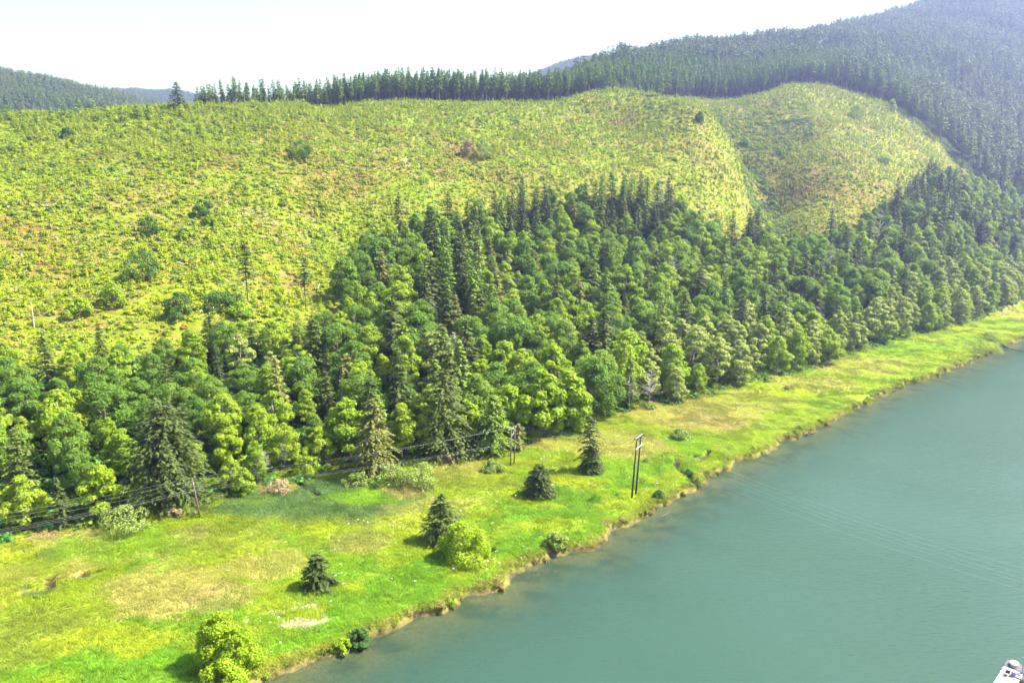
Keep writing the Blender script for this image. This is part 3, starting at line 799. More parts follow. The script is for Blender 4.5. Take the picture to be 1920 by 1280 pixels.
CONIFER_SPOTS = [(320, 860, 50, 40, .5), (560, 660, 60, 40, .75), (860, 560, 75, 130, .85), (965, 420, 60, 60, .9), (1175, 400, 90, 50, .9), (1390, 450, 40, 40, .95), (1730, 400, 90, 70, .6), (1480, 560, 70, 40, .3), (1620, 500, 80, 40, .4),
                 (830, 790, 60, 50, .7), (700, 830, 40, 40, .8), (1300, 640, 40, 40, .4), (80, 800, 40, 40, .45), (440, 700, 60, 30, .4), (650, 720, 40, 30, .7), (1560, 470, 40, 30, .4), (1880, 450, 60, 50, .45), (740, 470, 40, 40, .5)]
def conifer_share(u, v):
    p = np.where(np.asarray(u) > 1150, 0.06, 0.07)
    for a, b, ra, rb, s in CONIFER_SPOTS:
        q = np.sqrt(((u - a) / ra) ** 2 + ((v - b) / rb) ** 2)
        p = np.maximum(p, s * sstep(1.25, 0.6, q))
    return p

cx, cyy = jitter_grid(-330, 720, 110, 900, 3.1, 201)
r = np.random.default_rng(202)
o_ = r.permutation(len(cx)); cx, cyy = cx[o_], cyy[o_]
cz, cd_ = ground(cx, cyy)
cu, cv, cdep = project(cx, cyy, cz)
fv, uv = foot_v(cu), upper_v(cu)
nzr = (fbm(cx / 16, cyy / 16, 205) - 0.5) * 46 * 300 / cdep
okk = (cv < fv - 2) & (cv > uv + nzr) & (cyy < 940) & (cz < 135) & (cd_ > 12) & in_view(cx, cyy, cz, 170, 200)
cx, cyy, cz, cu, cv, cdep, fv, uv = (a[okk] for a in (cx, cyy, cz, cu, cv, cdep, fv, uv))
con = (r.random(len(cx)) < conifer_share(cu, cv)) & ~((cu > 1180) & ((fv - cv) / (fv - uv + 1e-6) < 0.22))
cell = {}; keep = []
for i in range(len(cx)):
    ri = 3.2 if con[i] else 4.4
    ri *= 0.95 + 0.3 * r.random()
    if fv[i] - cv[i] < 10: ri *= 0.85
    k0, k1 = int(cx[i] // 9), int(cyy[i] // 9); bad = False
    for a in (-1, 0, 1):
        for b in (-1, 0, 1):
            for j, rj in cell.get((k0 + a, k1 + b), ()):
                if (cx[i] - cx[j]) ** 2 + (cyy[i] - cyy[j]) ** 2 < (ri + rj) ** 2 * 0.80: bad = True; break
            if bad: break
        if bad: break
    if not bad:
        cell.setdefault((k0, k1), []).append((i, ri)); keep.append(i)
keep = np.array(keep)
trees = []
for i in keep:
    u, v = cu[i], cv[i]; rel = (fv[i] - v) / (fv[i] - uv[i] + 1e-6)      # 0 at the foot, 1 at the upper edge
    q = vnoise(cx[i] / 25, cyy[i] / 25, 211); w = r.random()
    if con[i]:
        key = 'spruce' if w < 0.55 else ('fir' if w < 0.93 else 'gold')
        if u > 1500: key = 'spruce' if w < 0.7 else 'fir'
        h = r.uniform(16, 29) * (0.74 if u < 640 else 0.97)
        if rel > 0.85: h *= 0.85
    else:
        if u > 1180 and rel < 0.28: key = 'pale' if w < 0.8 else 'alder'
        elif rel < 0.3 and u < 1180: key = 'lime' if w < 0.35 else ('alder' if w < 0.7 else 'maple')
        else:
            key = 'maple' if w < 0.30 + 0.5 * q else ('alder' if w < 0.92 else 'pale')
        h = r.uniform(11, 21) * (0.82 if u < 640 else 1.0)
        if key == 'lime': h *= 0.9
        if rel > 0.9: h *= 0.7
        if 1000 < u < 1180 and rel < 0.15: h = r.uniform(20, 25)
    trees.append((i, key, float(h), rel))
print('wood trees', len(trees), 'conifers', sum(1 for t in trees if con[t[0]]))

TONE = {'maple': 'deep green broadleaf', 'alder': 'yellowish broadleaf', 'pale': 'pale olive broadleaf', 'lime': 'lime green broadleaf', 'spruce': 'dark conifer', 'fir': 'mid green conifer', 'gold': 'golden brown conifer'}
def where(u, v, rel):
    e = 'at the foot of the wood' if rel < 0.16 else ('low in the wood' if rel < 0.4 else ('halfway up the wood' if rel < 0.75 else "at the wood's upper edge"))
    k = ('left of the leaning pole' if u < 200 else 'behind the leaning pole' if u < 430 else 'behind the rush patch' if u < 600 else 'above the willow scrub' if u < 790 else 'behind the twin pole' if u < 1000 else 'above the lone dark spruces' if u < 1200 else 'past the crossing poles' if u < 1400
         else 'above the tan meadow' if u < 1650 else 'towards the far bend')
    return e, k
def pick(kindset, n):
    c = [t for t in trees if t[1] in kindset and -40 < cu[t[0]] < 1960]
    c.sort(key=lambda t: -t[2] / cdep[t[0]])
    return c[:n]
solo = pick(('maple', 'alder', 'pale', 'lime'), 300) + pick(('spruce', 'fir', 'gold'), 300)
solo_ids = {t[0] for t in solo}
for n_, (i, key, h, rel) in enumerate(solo):
    conif = key in ('spruce', 'fir', 'gold')
    e, k = where(cu[i], cv[i], rel)
    size = 'tall' if h > (23 if conif else 17) else ('small' if h < (18.5 if conif else 13) else 'middling')
    lab = '%s %s %s %s' % (size, TONE[key], e, k)
    plant('conifer_tree' if conif else 'broadleaf_tree', key, n_, (cx[i], cyy[i], cz[i] - 0.1), h, float(r.uniform(0, 6.28)), lab, 'conifer' if conif else 'tree',
          '%s %s' % (TONE[key] + 's', e), float(r.uniform(1.05, 1.4) if conif else r.uniform(0.9, 1.15)))
for key in ('maple', 'alder', 'pale', 'lime', 'spruce', 'fir', 'gold'): pass
rest = [t for t in trees if t[0] not in solo_ids]
keys = ('maple', 'alder', 'pale', 'lime', 'spruce', 'fir', 'gold')
off = {}; allm = []
for k in keys: off[k] = len(allm); allm += [s[2] for s in SP[k]]
woodshapes = shape_collection('wood_shape', allm)
if rest:
    idx = np.array([off[t[1]] + int(r.integers(len(SP[t[1]]))) for t in rest])
    Hn = np.array([s[3] for k in keys for s in SP[k]])
    sc = np.array([t[2] for t in rest]) / Hn[idx]
    I = np.array([t[0] for t in rest])
    mass('mixed_woods', woodshapes, np.stack([cx[I], cyy[I], cz[I] - 0.1], 1), np.stack([np.zeros(len(I)), np.zeros(len(I)), r.uniform(0, 6.28, len(I))], 1), sc, idx, label='mixed green woods filling the upper and far part of the slope')

# ------------------------------------------------------------------ standing timber behind the clearing and on the far hills
tx_, ty_ = jitter_grid(-1400, 2200, 560, 1180, 4.9, 221)
fx_, fy_ = jitter_grid(-2400, 2600, 1180, 3200, 8.8, 223)
tx_ = np.concatenate([tx_, fx_]); ty_ = np.concatenate([ty_, fy_])
u_, v_, d_ = project(tx_, ty_, np.full(len(tx_), 200.0))
m = (u_ > -150) & (u_ < 2070) & (ty_ > ridge_y(u_))
tx_, ty_ = tx_[m], ty_[m]
tz_, td_ = ground(tx_, ty_)
u_, v_, d_ = project(tx_, ty_, tz_)
m = (ty_ > ridge_y(u_)) & (u_ > -140) & (u_ < 2060) & (v_ > -260) & (tz_ > 20)
tx_, ty_, tz_, u_, v_, d_ = (a[m] for a in (tx_, ty_, tz_, u_, v_, d_))
# leave out what no step aside could show: land well below the skyline in front of it
bins = np.clip((u_ + 150) / 12, 0, 190).astype(int)
order = np.argsort(ty_); vis = np.zeros(len(tx_), bool); hor = np.full(200, 1e9)
for j in order:
    b = bins[j]; top = v_[j] - F * 30 / d_[j]
    lim = max(hor[max(0, b - 2):b + 3])
    if top < lim + 14: vis[j] = True
    hor[b] = min(hor[b], v_[j] - F * 16 / d_[j])
tx_, ty_, tz_, u_, v_, d_ = (a[vis] for a in (tx_, ty_, tz_, u_, v_, d_))
m = (ty_ < ridge_y(u_) + 190) & (u_ < 1560) | (r.random(len(tx_)) < 0.42) | (ty_ > 1180)
tx_, ty_, tz_, u_, v_, d_ = (a[m] for a in (tx_, ty_, tz_, u_, v_, d_))
print('timber', len(tx_))
tim = (ty_ < ridge_y(u_) + 190 + 60 * (vnoise(tx_ / 60, ty_ / 60, 231) - 0.5)) & (u_ < 1560) & (u_ > 330) & (ty_ < 1010)
th = np.where(tim, r.uniform(16, 29, len(tx_)), r.uniform(24, 36, len(tx_)) * (0.8 + 0.4 * vnoise(tx_ / 40, ty_ / 40, 233)))
th = np.where(u_ < 700, th * (0.80 + 0.20 * sstep(340, 760, u_)), th) * np.where(ty_ > 1010, 0.95, 1)
front = np.where((ty_ < ridge_y(u_) + 17) & (u_ > 335) & (u_ < 1930))[0]
front = front[np.argsort(-th[front] / d_[front])][:300]
fset = set(front.tolist())
RL = [(400, 'just right of the lone dark conifer'), (480, 'on the short skyline stretch'), (580, 'above the dark thicket'), (700, 'on the skyline above the bright slope'), (800, 'where the ridge wall begins'), (900, 'in the dark ridge wall'), (1000, 'at the tallest ridge wall'), (1100, 'above the crest of the near clearing'),
      (1230, 'at the ridge saddle'), (1330, 'above the gully head'), (1430, 'left of the farther clearing top'), (1540, 'on top of the farther clearing'), (1640, 'above the dark round tree'), (1740, 'right of the dark round tree'), (9999, 'edging the hazy hill')]
def ridge_label(u):
    return 'bare trunked conifer ' + next(t for lim, t in RL if u < lim)
for n_, j in enumerate(front):
    lab = ridge_label(u_[j]); sz = 'tall' if th[j] > 25 else 'short' if th[j] < 21 else 'middling'
    plant('ridge_conifer', 'timber', n_, (tx_[j], ty_[j], tz_[j] - 0.2), float(th[j]), float(r.uniform(0, 6.28)), sz + ' ' + lab, 'conifer', sz + ' ' + lab.replace('conifer', 'conifers'))
rs = np.array([j for j in range(len(tx_)) if j not in fset])
tk_, fk_ = SP['timber'], SP['farfir']
hillshapes = shape_collection('hill_shape', [s[2] for s in tk_ + fk_])
Hn = np.array([s[3] for s in tk_ + fk_])
idx = np.where(tim[rs], r.integers(0, len(tk_), len(rs)), len(tk_) + r.integers(0, len(fk_), len(rs)))
mass('far_forest', hillshapes, np.stack([tx_[rs], ty_[rs], tz_[rs] - 0.2], 1), np.stack([np.zeros(len(rs)), np.zeros(len(rs)), r.uniform(0, 6.28, len(rs))], 1),
     th[rs] / Hn[idx], idx, label='conifer forest covering the ridge and the hazy hills behind')

# ------------------------------------------------------------------ the logged slope: planted saplings, scrub, slash
species('sapling', [(H, *conifer_shape(s, H, R, 0.04 * H, 9, 4, 'sapling', 'bark', 0.15, 0.3, 0.42, 0.8, 0.2)) for s, H, R in ((91, 3.4, 1.05), (92, 3.0, 1.1), (93, 3.8, 1.1), (94, 2.6, 1.0))])
sx, sy = jitter_grid(-420, 620, 190, 880, 2.75, 301)
u0, v0, d0_ = project(sx, sy, np.full(len(sx), 110.0))
m = (u0 > -260) & (u0 < 2150) & (sy < ridge_y(u0) + 5)
sx, sy = sx[m], sy[m]
sz, sd = ground(sx, sy)
u0, v0, d0_ = project(sx, sy, sz)
m = (sz > 4) & (u0 > -60) & (u0 < 1960) & (v0 < upper_v(u0) + 4) & (sy < ridge_y(u0) + 6)
sx, sy, sz, u0, v0, d0_ = (a[m] for a in (sx, sy, sz, u0, v0, d0_))
r = np.random.default_rng(303)
dens = 0.12 + 0.9 * sstep(0.40, 0.58, 0.5 * fbm(sx / 26, sy / 26, 305) + 0.5 * fbm(sx / 6, sy / 6, 306, 2)) + 0.35 * sstep(330, 210, v0)
m = r.random(len(sx)) < dens
ax, ay, az, au, av, ad = (a[m] for a in (sx, sy, sz, u0, v0, d0_))
ah = (1.1 + 2.6 * r.random(len(ax)) ** 1.4) * (0.75 + 0.5 * fbm(ax / 18, ay / 18, 307)) * (1 + 0.35 * sstep(700, 300, au) * sstep(330, 230, av))
print('saplings', len(ax))
inn = np.where((au > 5) & (au < 1915) & (av > 175))[0]
best = inn[np.argsort(-ah[inn] / ad[inn])][:300]
bset = np.zeros(len(ax), bool); bset[best] = True
def slope_place(u, v):
    a = 'just above the broadleaf wood' if v > 560 else 'on the lower logged slope' if v > 470 else 'halfway up the logged slope' if v > 330 else 'high on the logged slope'
    b = 'near the weathered standing pole' if u < 140 else 'among the round bushes' if u < 360 else 'near the two bare trunked conifers' if u < 620 else 'above the middle of the wood'
    return a + ', ' + b
for n_, j in enumerate(best):
    o = link('sapling', SP['sapling'][n_ % 4][2], loc=(ax[j], ay[j], az[j] - 0.05))
    s = ah[j] / SP['sapling'][n_ % 4][3]; w = s * r.uniform(1.0, 1.5); o.scale = (w, w, s); o.rotation_euler = (0, 0, float(r.uniform(0, 6.28)))
    pl = slope_place(au[j], av[j]); sz_ = 'larger' if ah[j] > 3.2 else 'smaller'
    tag(o, sz_ + ' bright green conifer sapling ' + pl, 'sapling', sz_ + ' saplings ' + pl)
rs = np.where(~bset)[0]
sapshapes = shape_collection('sapling_shape', [s[2] for s in SP['sapling']])
idx = r.integers(0, 4, len(rs)); Hn = np.array([s[3] for s in SP['sapling']])
s = ah[rs] / Hn[idx]; w = s * r.uniform(0.95, 1.5, len(rs))
mass('young_plantation', sapshapes, np.stack([ax[rs], ay[rs], az[rs] - 0.05], 1), np.stack([r.normal(0, 0.05, len(rs)), r.normal(0, 0.05, len(rs)), r.uniform(0, 6.28, len(rs))], 1), np.stack([w, w, s], 1), idx,
     label='thousands of bright green conifer saplings covering the logged slope')

scrubmesh = []
for s_i in range(5):
    V, Fq = dome_shape(400 + s_i, 95, 1.0, 0.85, 0.42); scrubmesh.append(new_mesh('scrub_%d' % s_i, V, Fq, ['scrub']))
scrubshapes = shape_collection('scrub_shape', scrubmesh)
bx, by = jitter_grid(-420, 620, 190, 880, 1.9, 311)
uu, vv, dd = project(bx, by, np.full(len(bx), 110.0))
m = (uu > -260) & (uu < 2150) & (by < ridge_y(uu) + 5); bx, by = bx[m], by[m]
bz, bd = ground(bx, by); uu, vv, dd = project(bx, by, bz)
m = (bz > 3) & (uu > -60) & (uu < 1960) & (vv < upper_v(uu) + 22) & (by < ridge_y(uu) + 8) & (r.random(len(bx)) < 0.6 + 0.4 * sstep(0.42, 0.58, fbm(bx / 12, by / 12, 313)))
bx, by, bz, uu, vv = (a[m] for a in (bx, by, bz, uu, vv))
bc = clearing_colour(bx, by, uu) * r.uniform(1.1, 2.2, (len(bx), 1))
k = r.random(len(bx))
bc = np.where((k < 0.55)[:, None], np.array((0.290, 0.375, 0.014)) * r.uniform(0.75, 1.3, (len(bx), 1)), bc)
bc = np.where((k > 0.965)[:, None], np.array((0.115, 0.185, 0.022)), bc)
bc = np.where(((k > 0.925) & (k < 0.94))[:, None], np.array((0.32, 0.20, 0.03)), bc)
bs = (0.35 + 0.75 * r.random(len(bx)) ** 1.5) * np.where(k > 0.965, 1.6, 1) * (1 + 0.25 * (uu < 700))
gd = line_dist(bx, by, GULLY); ing = ((gd < 17) & (r.random(len(bx)) < 0.85)) | ((np.hypot(bx - FARSLOPE[0], by - FARSLOPE[1]) < 70) & (r.random(len(bx)) < 0.35))
bc = np.where(ing[:, None], np.array((0.095, 0.160, 0.024)) * r.uniform(0.7, 1.3, (len(bx), 1)), bc); bs = np.where(ing, bs * 1.9, bs)
print('scrub', len(bx))
mass('slope_undergrowth', scrubshapes, np.stack([bx, by, bz - 0.1], 1), np.stack([np.zeros(len(bx)), np.zeros(len(bx)), r.uniform(0, 6.28, len(bx))], 1), np.stack([bs * 1.25, bs * 1.25, bs], 1), r.integers(0, 5, len(bx)), bc,
     label='low scrub, fern and bramble between the saplings')

# brush at the wood's edge and under the trees
m = (cv > upper_v(cu)) & (cv < foot_v(cu) + 1)
ex, ey = jitter_grid(-250, 560, 110, 640, 2.6, 321)
ez, ed = ground(ex, ey); eu, ev, edp = project(ex, ey, ez)
m = (ev < foot_v(eu) + 6 * 200 / edp) & (ez < 75) & (ed > 8) & (ez > 0.8) & (eu > -80) & (eu < 2000) & (ev > upper_v(eu)) & (r.random(len(ex)) < np.where(ez < 14, 0.7, 0.4))
ex, ey, ez, eu = (a[m] for a in (ex, ey, ez, eu))
ec = np.array((0.070, 0.150, 0.024)) * r.uniform(0.6, 1.5, (len(ex), 1)); ec[:, 0] *= r.uniform(0.7, 1.5, len(ex))
es = r.uniform(0.8, 2.3, len(ex)) * np.where(ez < 14, 1, 1.35)
mass('wood_edge_undergrowth', scrubshapes, np.stack([ex, ey, ez - 0.15], 1), np.stack([np.zeros(len(ex)), np.zeros(len(ex)), r.uniform(0, 6.28, len(ex))], 1), es, r.integers(0, 5, len(ex)), ec, label='shrubby undergrowth along the foot of the wood')

# ------------------------------------------------------------------ meadow grass
tuftmesh = []
for s_i in range(4):
    V, Fc = tuft_shape(500 + s_i, 30, 0.55, 0.55, 0.035); tuftmesh.append(new_mesh('tuft_%d' % s_i, V, Fc, ['grass']))
tuftshapes = shape_collection('tuft_shape', tuftmesh)
q1 = jitter_grid(-170, 130, 92, 270, 0.72, 331); q2 = jitter_grid(-60, 480, 270, 560, 1.7, 333)
mx_, my_ = np.concatenate([q1[0], q2[0]]), np.concatenate([q1[1], q2[1]]); fine = np.arange(len(mx_)) < len(q1[0])
ru_, rv_, rd_ = project(mx_, my_, np.full(len(mx_), 1.2))
m = (ru_ > -40) & (ru_ < 1960) & (rv_ < 1330) & (rv_ > foot_v(ru_) - 25)
mx_, my_, fine = mx_[m], my_[m], fine[m]
mz_, md_ = ground(mx_, my_)
ru_, rv_, rd_ = project(mx_, my_, mz_)
m = (md_ > 0.3) & (mz_ > 0.40) & (mz_ < 4) & (chan_dist(mx_, my_) > 1.15)
sandp = np.zeros(len(mx_))
for px, py, rx, ry, pc, s_i in PATCHW:
    if pc[2] > 0.3: sandp = np.maximum(sandp, (np.hypot((mx_ - px) / rx, (my_ - py) / ry) < 0.95) * 1.0)
m &= sandp < 0.5
mx_, my_, mz_, md_, fine = (a[m] for a in (mx_, my_, mz_, md_, fine))
gc = meadow_colour(mx_, my_, md_) * r.uniform(0.95, 1.5, (len(mx_), 1))
flow = fbm(mx_ / 9, my_ / 9, 341, 3) * 12.0 + r.normal(0, 0.35, len(mx_))
lean = 0.35 * fbm(mx_ / 5, my_ / 5, 343, 2)
gs = r.uniform(0.7, 1.25, len(mx_)) * np.where(fine, 1.0, 1.9) * (0.55 + 0.9 * fbm(mx_ / 4, my_ / 4, 347, 3))
print('tufts', len(mx_))
mass('meadow_grass', tuftshapes, np.stack([mx_, my_, mz_], 1), np.stack([np.zeros(len(mx_)), lean, flow], 1), np.stack([gs * 1.1, gs * 1.1, gs], 1), r.integers(0, 4, len(mx_)), gc, label='long yellow green grass of the riverside meadow')

# cured grass hanging over the eroded edge of the bank
kx = []; ky = []
for a, b in zip(bankf[:-1], bankf[1:]):
    if b[1] < 80 or a[1] > 520: continue
    Ls_ = np.linalg.norm(b - a)
    for q in range(int(Ls_ / 0.14)):
        t = r.random(); e = b - a; nn = np.array([-e[1], e[0]]) / Ls_
        p = a + e * t + nn * r.uniform(-0.8, 2.0)
        kx.append(p[0]); ky.append(p[1])
kx, ky = np.array(kx), np.array(ky); kz, kd = ground(kx, ky)
m = (kz > 0.05) & (fbm(kx / 2.2, ky / 2.2, 351, 2) > 0.36); kx, ky, kz, kd = kx[m], ky[m], kz[m], kd[m]
kc = mixc(np.tile(np.array((0.20, 0.165, 0.055)), (len(kx), 1)), (0.17, 0.23, 0.02), sstep(0.40, 0.58, fbm(kx / 5, ky / 5, 353)))
kc = mixc(kc, (0.10, 0.075, 0.035), sstep(0.75, 0.25, kz)) * r.uniform(0.6, 1.35, (len(kx), 1))
ks = r.uniform(0.30, 0.75, len(kx)) * (1 + 0.4 * (ky > 220))
print('bank clumps', len(kx))
both = shape_collection('bank_shape', tuftmesh + scrubmesh)
mass('bank_grass', both, np.stack([kx, ky, kz - 0.08], 1), np.stack([np.zeros(len(kx)), r.uniform(0.1, 0.7, len(kx)), r.uniform(-2.6, 0.8, len(kx))], 1), np.where(r.random(len(kx)) < 0.5, ks * 1.3, ks),
     np.where(r.random(len(kx)) < 0.82, r.integers(0, 4, len(kx)), r.integers(4, 9, len(kx))), kc, label='tawny grass clumps along the eroded river bank')

# white umbels in the lush strip
fv_ = Builder()
for k in range(7):
    a = k * 0.9; rr_ = 0.09 * math.sqrt(k); c = np.array([rr_ * math.cos(a), rr_ * math.sin(a), 0.95 - rr_ * 0.4])
    fv_.add(([c + [0.055 * math.cos(t), 0.055 * math.sin(t), 0.0] for t in np.arange(0, 6.2, 1.05)] + [c + [0, 0, 0.03]], [(i, (i + 1) % 6, 6) for i in range(6)]))
umbel = shape_collection('umbel_shape', [fv_.mesh('umbel', 'petal')])
wx2, wy2 = jitter_grid(-60, 130, 100, 260, 0.8, 361); wz2, wd2 = ground(wx2, wy2)
m = (wd2 > 2) & (wd2 < 42) & (r.random(len(wx2)) < 0.10 * sstep(0.56, 0.70, fbm(wx2 / 7, wy2 / 7, 363)) + 0.004)
wx2, wy2, wz2 = wx2[m], wy2[m], wz2[m]
mass('wildflower_weeds', umbel, np.stack([wx2, wy2, wz2], 1), np.stack([r.normal(0, 0.2, len(wx2)), r.normal(0, 0.2, len(wx2)), r.uniform(0, 6, len(wx2))], 1), r.uniform(0.7, 1.2, len(wx2)), np.zeros(len(wx2), int), label='white flower heads scattered through the lush grass')

# ------------------------------------------------------------------ single trees and bushes that stand out
def stand(u, vb, vt, w_px=None):
    """foot point, height and width in metres of something seen from (u, vb) up to row vt"""
    p = on_ground(u, vb); d = float(project(*p)[2])
    yt = (640 - vt) / F; yb = (640 - vb) / F
    h = d * (yt - yb) / (cp - yt * sp) * 1.0
    return p, max(0.3, h), (metres(w_px, p) if w_px else None)

def lone(name, label, cat, u, vb, vt, maker, w_px=None, group=None, rz=0.0, sink=0.1):
    p, h, w = stand(u, vb, vt, w_px)
    cr, tk = maker(h, (w or h * 0.6) / 2)
    e = bpy.data.objects.new(name, None); col.objects.link(e); e.location = (p[0], p[1], p[2] - sink); e.rotation_euler = (0, 0, rz)
    tag(e, label, cat, group)
    a, b = shape_meshes(name, cr, tk)
    link('crown', a, e); link('trunk', b, e)
    return e

def spr(seed, mat='spruce', levels=30, per=8, droop=0.3, ragged=0.25, spray=0.42, top=0.9, base=0.02, hang=0.4, bare=1):
    return lambda h, rad: conifer_shape(seed, h, rad * 1.42, base * h, levels, per, mat, 'bark', droop, ragged, spray, top, hang, bare)
def leafy(seed, mat, leaves=6000, leaf=0.4, nl=26, flat=0.85, base=0.03, lean=0.0):
    return lambda h, rad: broadleaf_shape(seed, h * 0.96, rad * 0.98, base * h, nl, leaves, leaf, mat, 'bark', flat, lean)

lone('spruce_tree', 'dark young spruce with brownish boughs, nearest of the meadow spruces', 'conifer', 597, 1100, 1027, spr(601, 'spruce', 20, 10, 0.45, 0.5, 0.55, 0.7), 72)
lone('spruce_tree', 'dark conical spruce beside the bright round meadow tree', 'conifer', 829, 1012, 918, spr(602, 'spruce', 24, 10, 0.4, 0.45, 0.62, 0.68), 78)
lone('spruce_tree', 'dense blue green spruce standing alone mid meadow', 'conifer', 1011, 928, 866, spr(603, 'spruce', 26, 13, 0.2, 0.28, 0.55, 0.55), 56)
lone('spruce_tree', 'ragged tall thin spruce with bushy skirt near the river crossing poles', 'conifer', 1105, 882, 774, spr(604, 'spruce', 32, 7, 0.55, 0.7, 0.65, 0.35), 50)
lone('bushy_spruce', 'dense low dark spruce at the foot of the ragged thin one', 'conifer', 1109, 884, 838, spr(605, 'spruce', 24, 10, 0.25, 0.2, 0.45, 0.6), 44)
lone('meadow_tree', 'bright yellow green leafy tree in front of the conical spruce', 'tree', 868, 1045, 968, leafy(611, 'lime', 9000, 0.34, 30, 0.8, 0.02), 96)
lone('meadow_tree', 'tall bright lime green tree cut by the lower frame', 'tree', 415, 1245, 1122, leafy(612, 'lime', 11000, 0.30, 34, 0.9, 0.04), 92)
lone('meadow_tree', 'shorter lime green tree leaning towards the river beside the tall one', 'tree', 445, 1262, 1150, leafy(613, 'lime', 9000, 0.30, 28, 0.8, 0.03, 0.06), 76)
lone('meadow_tree', 'lime green bushy tree at the very bottom by the bank', 'tree', 425, 1305, 1215, leafy(614, 'lime', 8000, 0.30, 26, 0.8, 0.02), 100)
for u, vb, vt, w, mat, sd, lab in (
        (236, 990, 944, 96, 'willow', 621, 'broad grey green willow bush near the leaning wooden pole'),
        (790, 908, 862, 84, 'willow', 622, 'rounded olive willow bush behind the rush patch, larger of two'),
        (737, 906, 868, 58, 'willow', 623, 'smaller olive willow bush beside the larger rounded one'),
        (670, 905, 885, 50, 'willow', 624, 'low willow bush at the right end of the rush patch'),
        (461, 925, 868, 46, 'lime', 625, 'light green sapling bush behind the rush patch below the wires'),
        (575, 892, 838, 50, 'lime', 626, 'bright green bush behind the wires at the edge of the wood'),
        (925, 884, 862, 44, 'willow', 627, 'flat dull bush left of the twin pole'),
        (1274, 822, 802, 36, 'willow', 628, 'dull olive bush on the tan grass right of the crossing poles'),
        (1041, 1024, 994, 46, 'willow', 629, 'grey green bush on the river bank'),
        (675, 1208, 1168, 42, 'darkbush', 630, 'dark olive bush leaning over the bank'),
        (640, 1214, 1188, 34, 'lime', 631, 'small yellow green bush beside the dark bank bush'),
        (1836, 660, 636, 62, 'willow', 632, 'wide dark bush near the driftwood at the far bank'),
        (1856, 640, 622, 40, 'willow', 633, 'smaller bush behind the wide dark one at the far bank'),
        (1235, 932, 916, 22, 'darkbush', 634, 'small dark green bush on the bank below the crossing poles'),
        (1290, 895, 877, 26, 'darkbush', 635, 'small dark bush beside the muddy inlet'),
        (1212, 866, 857, 14, 'willow', 636, 'tiny dull shrub right of the crossing poles'),
        (928, 1010 + 22, 1022, 14, 'maple', 637, 'tiny dark shrub in the lush grass left of the bank bush')):
    lone('bush', lab, 'bush', u, vb, vt, leafy(sd, mat, 2600 if w > 30 else 900, 0.34, 16, 0.9, 0.0), w)
for u, vb, vt, w, sd, lab in ((522, 922, 898, 50, 641, 'pale dry shrub at the back of the rush patch'), (842, 868, 848, 24, 642, 'pale bleached shrub between willow bush and twin pole'), (330, 968, 950, 34, 643, 'rusty dry shrub at the foot of the wood near the leaning pole'), (1480, 732, 722, 26, 644, 'low dry shrub on the tan meadow')):
    lone('dry_shrub', lab, 'shrub', u, vb, vt, leafy(sd, 'dry', 1200, 0.3, 12, 0.9, 0.0), w)
# big trees at the foot of the wood
lone('spruce_tree', 'huge dark spreading spruce behind the wires left of the rush patch', 'conifer', 318, 935, 752, spr(651, 'spruce', 46, 9, 0.5, 0.4, 0.8, 0.55, 0.06, 0.8, 2), 165)
lone('spruce_tree', 'golden tipped spruce behind the willow bushes', 'conifer', 704, 888, 738, spr(652, 'gold', 40, 8, 0.5, 0.4, 0.65, 0.7, 0.05, 0.8, 1), 92)
lone('spruce_tree', 'big dark spruce with long bare curved boughs', 'conifer', 833, 850, 690, spr(653, 'spruce', 40, 7, 0.6, 0.45, 0.7, 0.55, 0.06, 0.9, 3), 120)
lone('spruce_tree', 'mid green spruce just left of the twin pole', 'conifer', 925, 848, 735, spr(654, 'fir', 36, 8, 0.45, 0.4, 0.65, 0.6, 0.05, 0.7, 1), 78)
lone('spruce_tree', 'brownish drooping spruce rising from the wood above the willow scrub', 'conifer', 652, 752, 660, spr(655, 'gold', 32, 7, 0.6, 0.4, 0.75, 0.7, 0.06, 0.9, 2), 64)
lone('dead_topped_spruce', 'small half dead spruce with whitish boughs behind the broad willow', 'conifer', 206, 968, 905, spr(656, 'gold', 18, 4, 0.3, 0.7, 0.4, 0.6, 0.1, 0.4, 3), 40)
lone('dead_topped_spruce', 'small pale spruce behind the twin pole', 'conifer', 972, 842, 790, spr(657, 'gold', 22, 6, 0.3, 0.5, 0.5, 0.6, 0.05, 0.4, 1), 34)
